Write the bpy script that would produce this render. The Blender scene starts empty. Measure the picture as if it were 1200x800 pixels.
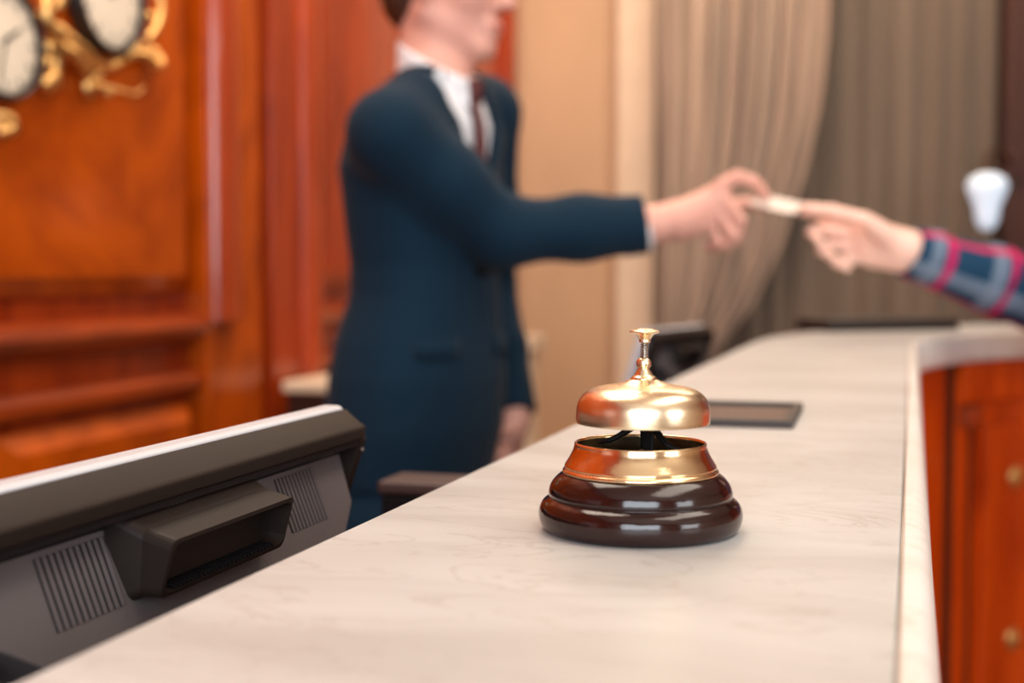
import bpy, bmesh, math, random
import numpy as np
from mathutils import Vector, Matrix
try:
    import openvdb as vdb
except ImportError:
    vdb = None
PI = math.pi
R = math.radians
random.seed(4)
scene = bpy.context.scene
C = scene.collection

# ------------------------------------------------------------------ camera
# World: the counter runs along +Y, its customer edge at X = 0, its top at Z = 1.08.
TOP = 1.08                      # counter top
F = 1560.0                      # focal length in pixels of the 1200 wide frame
YAW, PITCH = R(16.7), R(3.12)
CAMZ = TOP + 0.110
cam = bpy.data.cameras.new('camera')
cam.sensor_width = 36.0
cam.lens = F * 36.0 / 1200.0
cam.clip_start = 0.02
cam.dof.use_dof = True
cam.dof.focus_distance = 0.585
cam.dof.aperture_fstop = cam.lens / 1000 / 0.0078
cam.dof.aperture_blades = 0
camo = bpy.data.objects.new('camera', cam)
C.objects.link(camo)
camo.location = (0, 0, CAMZ)
camo.rotation_euler = (R(90) - PITCH, 0, YAW)
scene.camera = camo
ROT = np.array(camo.rotation_euler.to_matrix())
FWD = np.array((-math.sin(YAW), math.cos(YAW), 0.0))


def ray(px, py):
    return ROT @ np.array(((px - 600) / F, (400 - py) / F, -1.0))


def P(px, py, z=2.2):           # point seen at a pixel, at level distance z
    d = ray(px, py)
    return np.array((0, 0, CAMZ)) + d * (z / (d @ FWD))


def QX(px, py, x):
    d = ray(px, py)
    return np.array((0, 0, CAMZ)) + d * (x / d[0])


def QY(px, py, y):
    d = ray(px, py)
    return np.array((0, 0, CAMZ)) + d * (y / d[1])


def QZ(px, py, z):
    d = ray(px, py)
    return np.array((0, 0, CAMZ)) + d * ((z - CAMZ) / d[2])


# ------------------------------------------------------------------ world, lights, exposure
world = bpy.data.worlds.new('world')
scene.world = world
world.use_nodes = True
bg = world.node_tree.nodes['Background']
bg.inputs[0].default_value = (0.95, 0.90, 0.84, 1)
bg.inputs[1].default_value = 0.35
scene.view_settings.view_transform = 'Standard'
scene.view_settings.look = 'None'
scene.view_settings.gamma = 1
scene.view_settings.use_curve_mapping = False
scene.view_settings.exposure = 0.12
scene.cycles.use_denoising = True
scene.cycles.max_bounces = 7
scene.cycles.sample_clamp_indirect = 6.0


def area(name, loc, look, sx, sy, power, col):
    l = bpy.data.lights.new(name, 'AREA')
    l.shape = 'RECTANGLE'
    l.size, l.size_y = sx, sy
    l.energy = power
    l.color = col
    o = bpy.data.objects.new(name, l)
    C.objects.link(o)
    o.location = loc
    d = Vector(look) - Vector(loc)
    o.rotation_euler = d.to_track_quat('-Z', 'Y').to_euler()
    return o


# soft key lamp behind the photographer, fill lamp added on the customer side, ceiling light panels
area('key_light_front', (0.55, -2.3, 1.9), (0.1, 1.6, 1.0), 2.2, 1.5, 92, (0.80, 0.91, 1.0))  # key light from behind the camera; no window stands there
area('fill_light_right', (4.0, -0.9, 1.9), (0.0, 2.5, 1.1), 2.0, 1.8, 75, (0.92, 0.96, 1.0))  # unseen fill lamp, no window here; aimed to brighten the counter's far lip
area('ceiling_panel_staff', (-0.9, 1.9, 3.08), (-0.9, 1.9, 0), 0.9, 2.4, 26, (1.0, 0.86, 0.70))
area('ceiling_panel_lobby', (0.9, 0.9, 3.08), (0.9, 0.9, 0), 0.9, 2.4, 12, (1.0, 0.90, 0.80))
area('ceiling_panel_window', (-0.3, 4.1, 3.08), (-0.3, 4.6, 0), 1.6, 0.6, 24, (1.0, 0.78, 0.55))


# ------------------------------------------------------------------ object helpers
def tag(o, label=None, cat=None, group=None, kind=None):
    if label: o['label'] = label
    if cat: o['category'] = cat
    if group: o['group'] = group
    if kind: o['kind'] = kind
    return o


def thing(name, label, cat, loc=(0, 0, 0), rz=0, group=None):
    o = bpy.data.objects.new(name, None)
    o.empty_display_size = 0.05
    C.objects.link(o)
    o.location = Vector(loc)
    o.rotation_euler = (0, 0, rz)
    return tag(o, label, cat, group)


def obj(name, me, mat, parent=None, smooth=False, bevel=0, world=False):
    """me: a bmesh or a mesh. world=True: coordinates are world ones though it has a parent."""
    if isinstance(me, bmesh.types.BMesh):
        m = bpy.data.meshes.new(name)
        bmesh.ops.recalc_face_normals(me, faces=me.faces)
        me.to_mesh(m)
        me.free()
        me = m
    me.name = name
    if mat and not me.materials:
        me.materials.append(mat)
    if smooth:
        me.polygons.foreach_set('use_smooth', [True] * len(me.polygons))
    o = bpy.data.objects.new(name, me)
    C.objects.link(o)
    if parent:
        o.parent = parent
        if world:
            t = parent
            m = Matrix.Identity(4)
            while t:
                m = Matrix.LocRotScale(t.location, t.rotation_euler, t.scale) @ m
                t = t.parent
            me.transform(m.inverted())
    if bevel:
        b = o.modifiers.new('bevel', 'BEVEL')
        b.width = bevel
        b.segments = 2
        b.limit_method = 'ANGLE'
        if not smooth:
            me.polygons.foreach_set('use_smooth', [True] * len(me.polygons))
            b.harden_normals = True
    return o


def box(bm, x0, x1, y0, y1, z0, z1, M=None):
    vs = [bm.verts.new((x, y, z)) for x in (x0, x1) for y in (y0, y1) for z in (z0, z1)]
    for f in ((0, 1, 3, 2), (4, 6, 7, 5), (0, 4, 5, 1), (2, 3, 7, 6), (0, 2, 6, 4), (1, 5, 7, 3)):
        bm.faces.new([vs[i] for i in f])
    if M is not None:
        bmesh.ops.transform(bm, matrix=M, verts=vs)
    return vs


def bx(*a, M=None):
    bm = bmesh.new()
    box(bm, *a, M=M)
    return bm


def lathe(prof, n=64, cx=0, cy=0, closed=False, bm=None):
    bm = bm or bmesh.new()
    rings = []
    for r, z in prof:
        if r < 1e-6:
            rings.append([bm.verts.new((cx, cy, z))])
        else:
            rings.append([bm.verts.new((cx + r * math.cos(2 * PI * k / n), cy + r * math.sin(2 * PI * k / n), z)) for k in range(n)])
    pairs = list(zip(rings, rings[1:]))
    if closed:
        pairs.append((rings[-1], rings[0]))
    for a, b in pairs:
        for k in range(n):
            j = (k + 1) % n
            if len(a) == 1 and len(b) == 1: continue
            if len(a) == 1: bm.faces.new((a[0], b[k], b[j]))
            elif len(b) == 1: bm.faces.new((a[k], a[j], b[0]))
            else: bm.faces.new((a[k], a[j], b[j], b[k]))
    return bm


def catmull(pts, n=8):
    pts = [np.array(p, float) for p in pts]
    q = [2 * pts[0] - pts[1]] + pts + [2 * pts[-1] - pts[-2]]
    out = []
    for i in range(1, len(q) - 2):
        a, b, c, d = q[i - 1:i + 3]
        for k in range(n):
            t = k / n
            out.append(0.5 * (2 * b + (c - a) * t + (2 * a - 5 * b + 4 * c - d) * t * t + (3 * b - a - 3 * c + d) * t ** 3))
    out.append(pts[-1])
    return out


def tube(pts, rad, n=12, bm=None, flat=1.0):
    """a tube through pts; rad a number or one per point"""
    bm = bm or bmesh.new()
    pts = [Vector(p) for p in pts]
    if not hasattr(rad, '__len__'): rad = [rad] * len(pts)
    rings = []
    up = Vector((0.13, 0.21, 0.97))
    for i, p in enumerate(pts):
        t = (pts[min(i + 1, len(pts) - 1)] - pts[max(i - 1, 0)]).normalized()
        a = t.cross(up)
        if a.length < 1e-4: a = t.cross(Vector((1, 0, 0)))
        a.normalize()
        b = t.cross(a).normalized()
        up = -b if b.dot(up) < 0 else b
        rings.append([bm.verts.new(p + rad[i] * (a * math.cos(2 * PI * k / n) + b * flat * math.sin(2 * PI * k / n))) for k in range(n)])
    for r0, r1 in zip(rings, rings[1:]):
        for k in range(n):
            bm.faces.new((r0[k], r0[(k + 1) % n], r1[(k + 1) % n], r1[k]))
    bm.faces.new(rings[0])
    bm.faces.new(rings[-1][::-1])
    return bm


def loft(sections, closed=True, caps=True, bm=None):
    """sections: lists of points, equal lengths"""
    bm = bm or bmesh.new()
    rs = [[bm.verts.new(tuple(p)) for p in s] for s in sections]
    n = len(rs[0])
    for a, b in zip(rs, rs[1:]):
        for k in range(n if closed else n - 1):
            j = (k + 1) % n
            bm.faces.new((a[k], a[j], b[j], b[k]))
    if closed and caps:
        bm.faces.new(rs[0][::-1])
        bm.faces.new(rs[-1])
    return bm


def ball(c, r, seg=16, M=None, bm=None):
    bm = bm or bmesh.new()
    g = bmesh.ops.create_uvsphere(bm, u_segments=seg, v_segments=max(6, seg // 2), radius=1)
    rr = r if hasattr(r, '__len__') else (r, r, r)
    m = Matrix.Translation(Vector(c)) @ (M or Matrix.Identity(4)) @ Matrix.Diagonal((*rr, 1))
    bmesh.ops.transform(bm, matrix=m, verts=g['verts'])
    return bm


def copy_tree(o, parent=None):
    c = o.copy()
    C.objects.link(c)
    c.parent = parent
    for ch in [x for x in list(C.objects) if x.parent == o]:
        copy_tree(ch, c)
    return c


# ------------------------------------------------------------------ materials
def new_mat(name):
    m = bpy.data.materials.new(name)
    m.use_nodes = True
    return m, m.node_tree.nodes, m.node_tree.links, m.node_tree.nodes['Principled BSDF']


def mat(name, col, rough=0.5, metal=0.0, spec=0.5, coat=0.0, var=0.0, vscale=8.0, stretch=(1, 1, 1), bump=0.0,
        bscale=60.0, rvar=0.0, col2=None, sheen=0.0, coat_rough=0.05):
    m, N, L, B = new_mat(name)
    B.inputs['Base Color'].default_value = (*col, 1)
    B.inputs['Roughness'].default_value = rough
    B.inputs['Metallic'].default_value = metal
    B.inputs['Specular IOR Level'].default_value = spec
    B.inputs['Coat Weight'].default_value = coat
    B.inputs['Coat Roughness'].default_value = coat_rough
    if sheen:
        B.inputs['Sheen Weight'].default_value = sheen
    tc = N.new('ShaderNodeTexCoord')
    mp = N.new('ShaderNodeMapping')
    mp.inputs['Scale'].default_value = stretch
    L.new(tc.outputs['Object'], mp.inputs[0])
    if var or col2:
        n = N.new('ShaderNodeTexNoise')
        n.inputs['Scale'].default_value = vscale
        n.inputs['Detail'].default_value = 6
        n.inputs['Roughness'].default_value = 0.6
        L.new(mp.outputs[0], n.inputs['Vector'])
        r = N.new('ShaderNodeValToRGB')
        r.color_ramp.elements[0].position = 0.3
        r.color_ramp.elements[1].position = 0.7
        c2 = col2 or tuple(c * (1 - var) for c in col)
        c1 = col if col2 else tuple(min(1, c * (1 + var)) for c in col)
        r.color_ramp.elements[0].color = (*c2, 1)
        r.color_ramp.elements[1].color = (*c1, 1)
        L.new(n.outputs[0], r.inputs[0])
        L.new(r.outputs[0], B.inputs['Base Color'])
    if rvar:
        n = N.new('ShaderNodeTexNoise')
        n.inputs['Scale'].default_value = vscale * 2.3
        n.inputs['Detail'].default_value = 5
        L.new(mp.outputs[0], n.inputs['Vector'])
        k = N.new('ShaderNodeMapRange')
        k.inputs['To Min'].default_value = max(0, rough - rvar)
        k.inputs['To Max'].default_value = rough + rvar
        L.new(n.outputs[0], k.inputs[0])
        L.new(k.outputs[0], B.inputs['Roughness'])
    if bump:
        n = N.new('ShaderNodeTexNoise')
        n.inputs['Scale'].default_value = bscale
        n.inputs['Detail'].default_value = 3
        L.new(mp.outputs[0], n.inputs['Vector'])
        b = N.new('ShaderNodeBump')
        b.inputs['Strength'].default_value = bump
        b.inputs['Distance'].default_value = 0.002
        L.new(n.outputs[0], b.inputs['Height'])
        L.new(b.outputs[0], B.inputs['Normal'])
    return m


def marble(name, base, warm, vein):
    m, N, L, B = new_mat(name)
    B.inputs['Roughness'].default_value = 0.36
    B.inputs['Specular IOR Level'].default_value = 0.42
    tc = N.new('ShaderNodeTexCoord')
    mp = N.new('ShaderNodeMapping')
    mp.inputs['Rotation'].default_value = (0, 0, R(28))
    mp.inputs['Scale'].default_value = (1.0, 2.6, 1.0)
    L.new(tc.outputs['Object'], mp.inputs[0])
    n1 = N.new('ShaderNodeTexNoise'); n1.inputs['Scale'].default_value = 5.0; n1.inputs['Detail'].default_value = 7
    n1.inputs['Distortion'].default_value = 1.2
    L.new(mp.outputs[0], n1.inputs['Vector'])
    r1 = N.new('ShaderNodeValToRGB')
    r1.color_ramp.elements[0].position = 0.35; r1.color_ramp.elements[0].color = (*warm, 1)
    r1.color_ramp.elements[1].position = 0.65; r1.color_ramp.elements[1].color = (*base, 1)
    L.new(n1.outputs[0], r1.inputs[0])
    n2 = N.new('ShaderNodeTexNoise'); n2.inputs['Scale'].default_value = 7.0; n2.inputs['Detail'].default_value = 9
    n2.inputs['Distortion'].default_value = 2.2; n2.inputs['Roughness'].default_value = 0.55
    L.new(mp.outputs[0], n2.inputs['Vector'])
    s = N.new('ShaderNodeMath'); s.operation = 'SUBTRACT'; s.inputs[1].default_value = 0.5
    L.new(n2.outputs[0], s.inputs[0])
    a = N.new('ShaderNodeMath'); a.operation = 'ABSOLUTE'
    L.new(s.outputs[0], a.inputs[0])
    r2 = N.new('ShaderNodeValToRGB')
    r2.color_ramp.elements[0].position = 0.0; r2.color_ramp.elements[0].color = (0.55, 0.55, 0.55, 1)
    r2.color_ramp.elements[1].position = 0.022; r2.color_ramp.elements[1].color = (0, 0, 0, 1)
    L.new(a.outputs[0], r2.inputs[0])
    n3 = N.new('ShaderNodeTexNoise'); n3.inputs['Scale'].default_value = 9.0
    L.new(tc.outputs['Object'], n3.inputs['Vector'])
    mu = N.new('ShaderNodeMath'); mu.operation = 'MULTIPLY'
    L.new(r2.outputs[0], mu.inputs[0]); L.new(n3.outputs[0], mu.inputs[1])
    mx = N.new('ShaderNodeMixRGB')
    mx.inputs[2].default_value = (*vein, 1)
    L.new(mu.outputs[0], mx.inputs[0]); L.new(r1.outputs[0], mx.inputs[1])
    # fine specks and pits
    v = N.new('ShaderNodeTexNoise'); v.inputs['Scale'].default_value = 190; v.inputs['Detail'].default_value = 2
    L.new(mp.outputs[0], v.inputs['Vector'])
    rv = N.new('ShaderNodeValToRGB')
    rv.color_ramp.elements[0].position = 0.70; rv.color_ramp.elements[0].color = (0, 0, 0, 1)
    rv.color_ramp.elements[1].position = 0.78; rv.color_ramp.elements[1].color = (0.35, 0.35, 0.35, 1)
    L.new(v.outputs[0], rv.inputs[0])
    mx2 = N.new('ShaderNodeMixRGB'); mx2.inputs[2].default_value = (vein[0] * .8, vein[1] * .75, vein[2] * .7, 1)
    L.new(rv.outputs[0], mx2.inputs[0]); L.new(mx.outputs[0], mx2.inputs[1])
    L.new(mx2.outputs[0], B.inputs['Base Color'])
    bp = N.new('ShaderNodeBump'); bp.inputs['Strength'].default_value = 0.12; bp.inputs['Distance'].default_value = 0.0006
    L.new(v.outputs[0], bp.inputs['Height']); L.new(bp.outputs[0], B.inputs['Normal'])
    return m


def wood(name, c1, c2, rough=0.22, scale=3.0, stretch=(6, 6, 1), coat=0.5, burl=False, spec=0.4):
    m, N, L, B = new_mat(name)
    B.inputs['Roughness'].default_value = rough
    B.inputs['Coat Weight'].default_value = coat
    B.inputs['Coat Roughness'].default_value = 0.12
    B.inputs['Specular IOR Level'].default_value = spec
    tc = N.new('ShaderNodeTexCoord')
    mp = N.new('ShaderNodeMapping')
    mp.inputs['Scale'].default_value = stretch
    L.new(tc.outputs['Object'], mp.inputs[0])
    n = N.new('ShaderNodeTexNoise')
    n.inputs['Scale'].default_value = scale
    n.inputs['Detail'].default_value = 8
    n.inputs['Distortion'].default_value = 2.5 if burl else 0.6
    L.new(mp.outputs[0], n.inputs['Vector'])
    r = N.new('ShaderNodeValToRGB')
    r.color_ramp.elements[0].position = 0.33; r.color_ramp.elements[0].color = (*c2, 1)
    r.color_ramp.elements[1].position = 0.68; r.color_ramp.elements[1].color = (*c1, 1)
    L.new(n.outputs[0], r.inputs[0])
    L.new(r.outputs[0], B.inputs['Base Color'])
    b = N.new('ShaderNodeBump'); b.inputs['Strength'].default_value = 0.05; b.inputs['Distance'].default_value = 0.001
    L.new(n.outputs[0], b.inputs['Height']); L.new(b.outputs[0], B.inputs['Normal'])
    return m


def plaid(name):
    """checked flannel on the sleeve's own UV map (metres along and around)"""
    m, N, L, B = new_mat(name)
    B.inputs['Roughness'].default_value = 0.9
    B.inputs['Specular IOR Level'].default_value = 0.15
    uv = N.new('ShaderNodeUVMap'); uv.uv_map = 'UVMap'
    sp = N.new('ShaderNodeSeparateXYZ')
    L.new(uv.outputs[0], sp.inputs[0])

    def band(src, period, off, width, soft=0.05):
        a = N.new('ShaderNodeMath'); a.operation = 'ADD'; a.inputs[1].default_value = off
        L.new(src, a.inputs[0])
        w = N.new('ShaderNodeMath'); w.operation = 'DIVIDE'; w.inputs[1].default_value = period
        L.new(a.outputs[0], w.inputs[0])
        f = N.new('ShaderNodeMath'); f.operation = 'FRACT'
        L.new(w.outputs[0], f.inputs[0])
        r = N.new('ShaderNodeValToRGB')
        e = r.color_ramp.elements
        h = width / period
        e[0].position = 0.5 - h / 2 - soft * .3; e[0].color = (0, 0, 0, 1)
        e[1].position = 0.5 - h / 2 + soft * .3; e[1].color = (1, 1, 1, 1)
        x = e.new(0.5 + h / 2 - soft * .3); x.color = (1, 1, 1, 1)
        x = e.new(0.5 + h / 2 + soft * .3); x.color = (0, 0, 0, 1)
        L.new(f.outputs[0], r.inputs[0])
        return r.outputs[0]

    def mix(base, colour, fac, k):
        q = N.new('ShaderNodeMath'); q.operation = 'MULTIPLY'; q.inputs[1].default_value = k
        L.new(fac, q.inputs[0])
        x = N.new('ShaderNodeMixRGB'); x.inputs[2].default_value = (*colour, 1)
        L.new(q.outputs[0], x.inputs[0])
        if isinstance(base, tuple): x.inputs[1].default_value = (*base, 1)
        else: L.new(base, x.inputs[1])
        return x.outputs[0]

    U, V = sp.outputs[0], sp.outputs[1]
    c = mix((0.012, 0.05, 0.10), (0.21, 0.28, 0.37), band(U, 0.104, 0.034, 0.024), 0.62)
    c = mix(c, (0.21, 0.28, 0.37), band(V, 0.104, 0.060, 0.026), 0.62)
    c = mix(c, (0.55, 0.015, 0.12), band(U, 0.104, 0.010, 0.014), 0.85)
    c = mix(c, (0.55, 0.015, 0.12), band(V, 0.104, 0.020, 0.014), 0.70)
    c = mix(c, (0.62, 0.05, 0.03), band(V, 0.104, 0.020, 0.006), 0.35)
    L.new(c, B.inputs['Base Color'])
    return m


M = {}
M['marble'] = marble('cream_marble', (0.545, 0.550, 0.535), (0.435, 0.430, 0.410), (0.25, 0.215, 0.18))
M['marble_edge_lit'] = marble('cream_marble_edge_lit', (0.80, 0.77, 0.72), (0.72, 0.67, 0.60), (0.42, 0.35, 0.28))  # slab marble painted paler, so the lip looks brightly lit
M['seam'] = mat('seam_grout', (0.50, 0.42, 0.34), rough=.8, col2=(0.06, 0.035, 0.02), vscale=3.0)
M['wood_orange'] = wood('burl_veneer', (0.58, 0.095, 0.003), (0.34, 0.048, 0.002), burl=True, coat=.12, spec=.25, scale=2.2, stretch=(1, 1.3, 1))
M['wood_rail'] = wood('rail_wood', (0.42, 0.06, 0.005), (0.20, 0.024, 0.003), stretch=(6, 1, 6), coat=.1, rough=.35)
M['wood_red'] = wood('mahogany', (0.46, 0.055, 0.006), (0.26, 0.024, 0.003), coat=.3)
M['wood_pilaster'] = wood('pilaster_wood', (0.42, 0.058, 0.012), (0.30, 0.034, 0.006), rough=0.30)
M['wood_dark'] = wood('dark_wood', (0.065, 0.014, 0.002), (0.035, 0.006, 0.001), coat=0.0, rough=.6)
M['wood_counter'] = wood('counter_mahogany', (0.74, 0.085, 0.003), (0.44, 0.036, 0.002), coat=.15, spec=.25)
M['base_wood'] = mat('lacquered_dark_wood', (0.020, 0.0050, 0.0040), rough=0.13, coat=0.0, spec=0.55, col2=(0.010, 0.0028, 0.0025),
                     vscale=40, stretch=(1, 1, 3), coat_rough=0.07, bump=0.05, bscale=200)
M['brass'] = mat('polished_brass', (0.86, 0.70, 0.47), rough=0.27, metal=1, rvar=0.03, vscale=25, var=0.04)
M['brass_ring'] = mat('worn_brass', (0.84, 0.63, 0.37), rough=0.17, metal=1, rvar=0.07, vscale=50, bump=0.10, bscale=120, var=0.08)
M['steel'] = mat('spring_steel', (0.35, 0.31, 0.27), rough=0.3, metal=1)
M['black_metal'] = mat('black_metal', (0.004, 0.0035, 0.0035), rough=0.6, spec=.2)
M['gold'] = mat('gilding', (0.90, 0.52, 0.19), rough=0.38, metal=1, var=0.2, vscale=30)
M['clock_face'] = mat('clock_enamel', (0.86, 0.75, 0.60), rough=0.4, var=0.05)
M['clock_black'] = mat('clock_black', (0.02, 0.014, 0.012), rough=0.3)
M['pl_white'] = mat('white_plastic', (0.50, 0.51, 0.54), rough=0.5, bump=0.1, bscale=300)
M['pl_brown'] = mat('brown_black_plastic', (0.0155, 0.0098, 0.0076), rough=0.5, spec=0.12, bump=0.04, bscale=500)
M['pl_grey'] = mat('grey_plastic', (0.105, 0.090, 0.090), rough=0.5, spec=0.25, bump=0.15, bscale=500)
M['pl_black'] = mat('black_plastic', (0.006, 0.005, 0.0055), rough=0.5, spec=0.12, bump=0.1, bscale=500)
M['screen'] = mat('screen_glass', (0.01, 0.012, 0.016), rough=0.08)
M['stone'] = mat('beige_stone', (0.60, 0.385, 0.225), rough=0.5, var=0.10, vscale=2.5, stretch=(1, 1, .5))
M['stone_light'] = mat('cream_trim', (0.80, 0.62, 0.44), rough=0.5, var=0.05)
M['plaster'] = mat('cream_plaster', (0.70, 0.58, 0.45), rough=0.8, var=0.04)
M['ceiling'] = mat('ceiling_paint', (0.80, 0.72, 0.62), rough=0.9)
M['floor'] = marble('floor_stone', (0.36, 0.25, 0.17), (0.26, 0.17, 0.11), (0.15, 0.09, 0.06))
M['curtain'] = mat('beige_curtain', (0.44, 0.32, 0.24), rough=0.85, sheen=0.2, var=0.38, vscale=2, stretch=(9, 1, .35))
M['sheer'] = mat('grey_brown_curtain', (0.17, 0.125, 0.092), rough=0.9, sheen=0.2, var=0.22, vscale=1.2, stretch=(5, 1, .3))
M['suit'] = mat('navy_wool', (0.0035, 0.019, 0.038), rough=0.85, spec=0.15, sheen=0.05, bump=0.3, bscale=300)
M['shirt'] = mat('white_cotton', (0.80, 0.82, 0.86), rough=0.8)
M['tie'] = mat('maroon_tie', (0.085, 0.014, 0.014), rough=0.6, var=0.3, vscale=60)
M['skin'] = mat('skin', (0.71, 0.37, 0.29), rough=0.5, var=0.08, vscale=14)
M['skin_guest'] = mat('skin_light', (0.88, 0.57, 0.46), rough=0.5, var=0.10, vscale=16)
for k in ('skin', 'skin_guest'):
    b = M[k].node_tree.nodes['Principled BSDF']
    b.inputs['Subsurface Weight'].default_value = 0.15
    b.inputs['Subsurface Radius'].default_value = (0.012, 0.005, 0.003)
    b.inputs['Subsurface Scale'].default_value = 1.0
M['lips'] = mat('lips', (0.55, 0.16, 0.13), rough=0.4)
M['eye'] = mat('eyeball', (0.75, 0.73, 0.70), rough=0.15)
M['iris'] = mat('iris', (0.04, 0.02, 0.012), rough=0.1)
M['hair'] = mat('brown_hair', (0.055, 0.018, 0.008), rough=0.5, var=0.4, vscale=60, stretch=(1, 1, .3))
M['hair_guest'] = mat('dark_hair', (0.03, 0.015, 0.009), rough=0.5, var=0.4, vscale=60)
M['shoe'] = mat('black_leather', (0.012, 0.010, 0.010), rough=0.25)
M['denim'] = mat('blue_denim', (0.03, 0.06, 0.12), rough=0.9)
M['plaid'] = plaid('checked_flannel')
M['card'] = mat('white_card', (0.62, 0.56, 0.52), rough=0.4)
M['leather'] = mat('dark_leather', (0.020, 0.014, 0.012), rough=0.5, bump=0.3, bscale=400)
M['leather_in'] = mat('brown_suede', (0.13, 0.085, 0.062), rough=0.8)
M['desk'] = wood('desk_wood', (0.10, 0.022, 0.008), (0.05, 0.010, 0.004))
M['glass'] = mat('window_glass', (0.03, 0.03, 0.035), rough=0.05)
m_, N_, L_, B_ = new_mat('lamp_glow')
B_.inputs['Base Color'].default_value = (0.75, 0.85, 0.95, 1)
B_.inputs['Emission Color'].default_value = (0.55, 0.72, 0.90, 1)
B_.inputs['Emission Strength'].default_value = 0.5
M['glow'] = m_
m_, N_, L_, B_ = new_mat('panel_glow')
B_.inputs['Emission Color'].default_value = (1.0, 0.86, 0.70, 1)
B_.inputs['Emission Strength'].default_value = 3.0
M['panel_glow'] = m_

# ------------------------------------------------------------------ room shell
XL, XR, YN, YB, ZC = -1.50, 4.40, -2.60, 4.90, 3.20


def struct(name, bm, m, parent=None, **k):
    o = obj(name, bm, m, parent, **k)
    if not parent: o['kind'] = 'structure'
    return o


struct('floor', bx(XL - .2, XR + .2, YN - .2, YB + .4, -0.1, 0.0), M['floor'])
struct('ceiling', bx(XL - .2, XR + .2, YN - .2, YB + .4, ZC, ZC + .1), M['ceiling'])
struct('wall_front', bx(XL - .1, XR + .1, YN - .1, YN, 0, ZC), M['plaster'])
wr = struct('wall_right', bx(XR, XR + .1, YN, YB, 0, ZC), M['plaster'])

# left wall: timber panelling, parallel to the counter
wl = struct('wall_left', bx(XL - .12, XL - .02, YN, YB, 0, ZC), M['wood_red'])
ZR = 1.065                       # top of the dado


def raised(y0, y1, z0, z1, m, parent, depth=.018, frame=.012, x=XL):
    """a raised field with a bevelled shoulder"""
    bm = bmesh.new()
    a = [(x - .02, y0, z0), (x - .02, y1, z0), (x - .02, y1, z1), (x - .02, y0, z1)]
    b = [(x - .004, y0, z0), (x - .004, y1, z0), (x - .004, y1, z1), (x - .004, y0, z1)]
    f = .035
    c = [(x + depth, y0 + f, z0 + f), (x + depth, y1 - f, z0 + f), (x + depth, y1 - f, z1 - f), (x + depth, y0 + f, z1 - f)]
    loft([a, b, c], bm=bm)
    return obj('panel', bm, m, parent)


def rail_y(name, y0, y1, prof, m, parent):
    """moulding along Y; prof = (x, z) points"""
    bm = loft([[(x, y, z) for x, z in prof] for y in (y0, y1)])
    return obj(name, bm, m, parent)


def half_round(y, r, z0, z1, m, parent, x=XL, name='moulding', flat=1.0):
    prof = [(x + r * flat * math.sin(PI * k / 14), y - r * math.cos(PI * k / 14)) for k in range(15)] + [(x - .02, y + r), (x - .02, y - r)]
    bm = loft([[(a, b, z) for a, b in prof] for z in (z0, z1)])
    return obj(name, bm, m, parent, bevel=0)


raised(-0.35, 1.16, 1.14, 2.75, M['wood_orange'], wl)
raised(1.24, 2.56, 1.14, 2.75, M['wood_orange'], wl)
raised(3.20, 4.02, 1.14, 2.75, M['wood_red'], wl)
raised(4.08, 4.82, 1.14, 2.75, M['wood_red'], wl)
for y0, y1 in ((-0.35, 0.55), (0.62, 1.20), (1.27, 1.85), (1.92, 2.56), (3.20, 4.02), (4.08, 4.82)):
    raised(y0, y1, 0.20, 0.90, M['wood_orange'], wl, depth=.022)
for y0, y1 in ((YN, 2.60), (3.16, YB)):
    rail_y('dado_rail', y0, y1, [(XL - .02, 1.035), (XL + .012, 1.035), (XL + .030, 1.05), (XL + .038, 1.066), (XL + .030, 1.085), (XL + .010, 1.092), (XL - .02, 1.095)], M['wood_rail'], wl)
    rail_y('dado_rail', y0, y1, [(XL - .02, 0.925), (XL + .010, 0.925), (XL + .022, 0.938), (XL + .022, 0.955), (XL + .006, 0.968), (XL - .02, 0.97)], M['wood_rail'], wl)
    rail_y('skirting', y0, y1, [(XL - .02, 0), (XL + .02, 0), (XL + .02, .11), (XL + .006, .14), (XL - .02, .14)], M['wood_red'], wl)
    rail_y('cornice', y0, y1, [(XL - .02, 3.0), (XL + .01, 3.0), (XL + .10, 3.14), (XL + .10, 3.2), (XL - .02, 3.2)], M['wood_red'], wl)
# first pilaster: a glossy half round in front of a flat orange strip, dark reveal, then a second one
obj('pilaster', bx(XL - .02, XL + .035, 2.585, 2.83, 0, ZC), M['wood_orange'], wl, bevel=.004)
half_round(2.645, .050, 1.075, ZC, M['wood_pilaster'], wl, x=XL + .034, flat=.75)
obj('reveal', bx(XL - .02, XL - .012, 2.83, 2.90, 0, ZC), M['wood_dark'], wl)
obj('pilaster', bx(XL - .02, XL + .03, 2.90, 3.16, 0, ZC), M['wood_red'], wl, bevel=.004)
half_round(3.105, .048, .30, ZC, M['wood_pilaster'], wl, x=XL + .029, flat=.6)
obj('pilaster', bx(XL - .02, XL + .05, 4.80, YB, 0, ZC), M['wood_red'], wl, bevel=.004)

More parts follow.
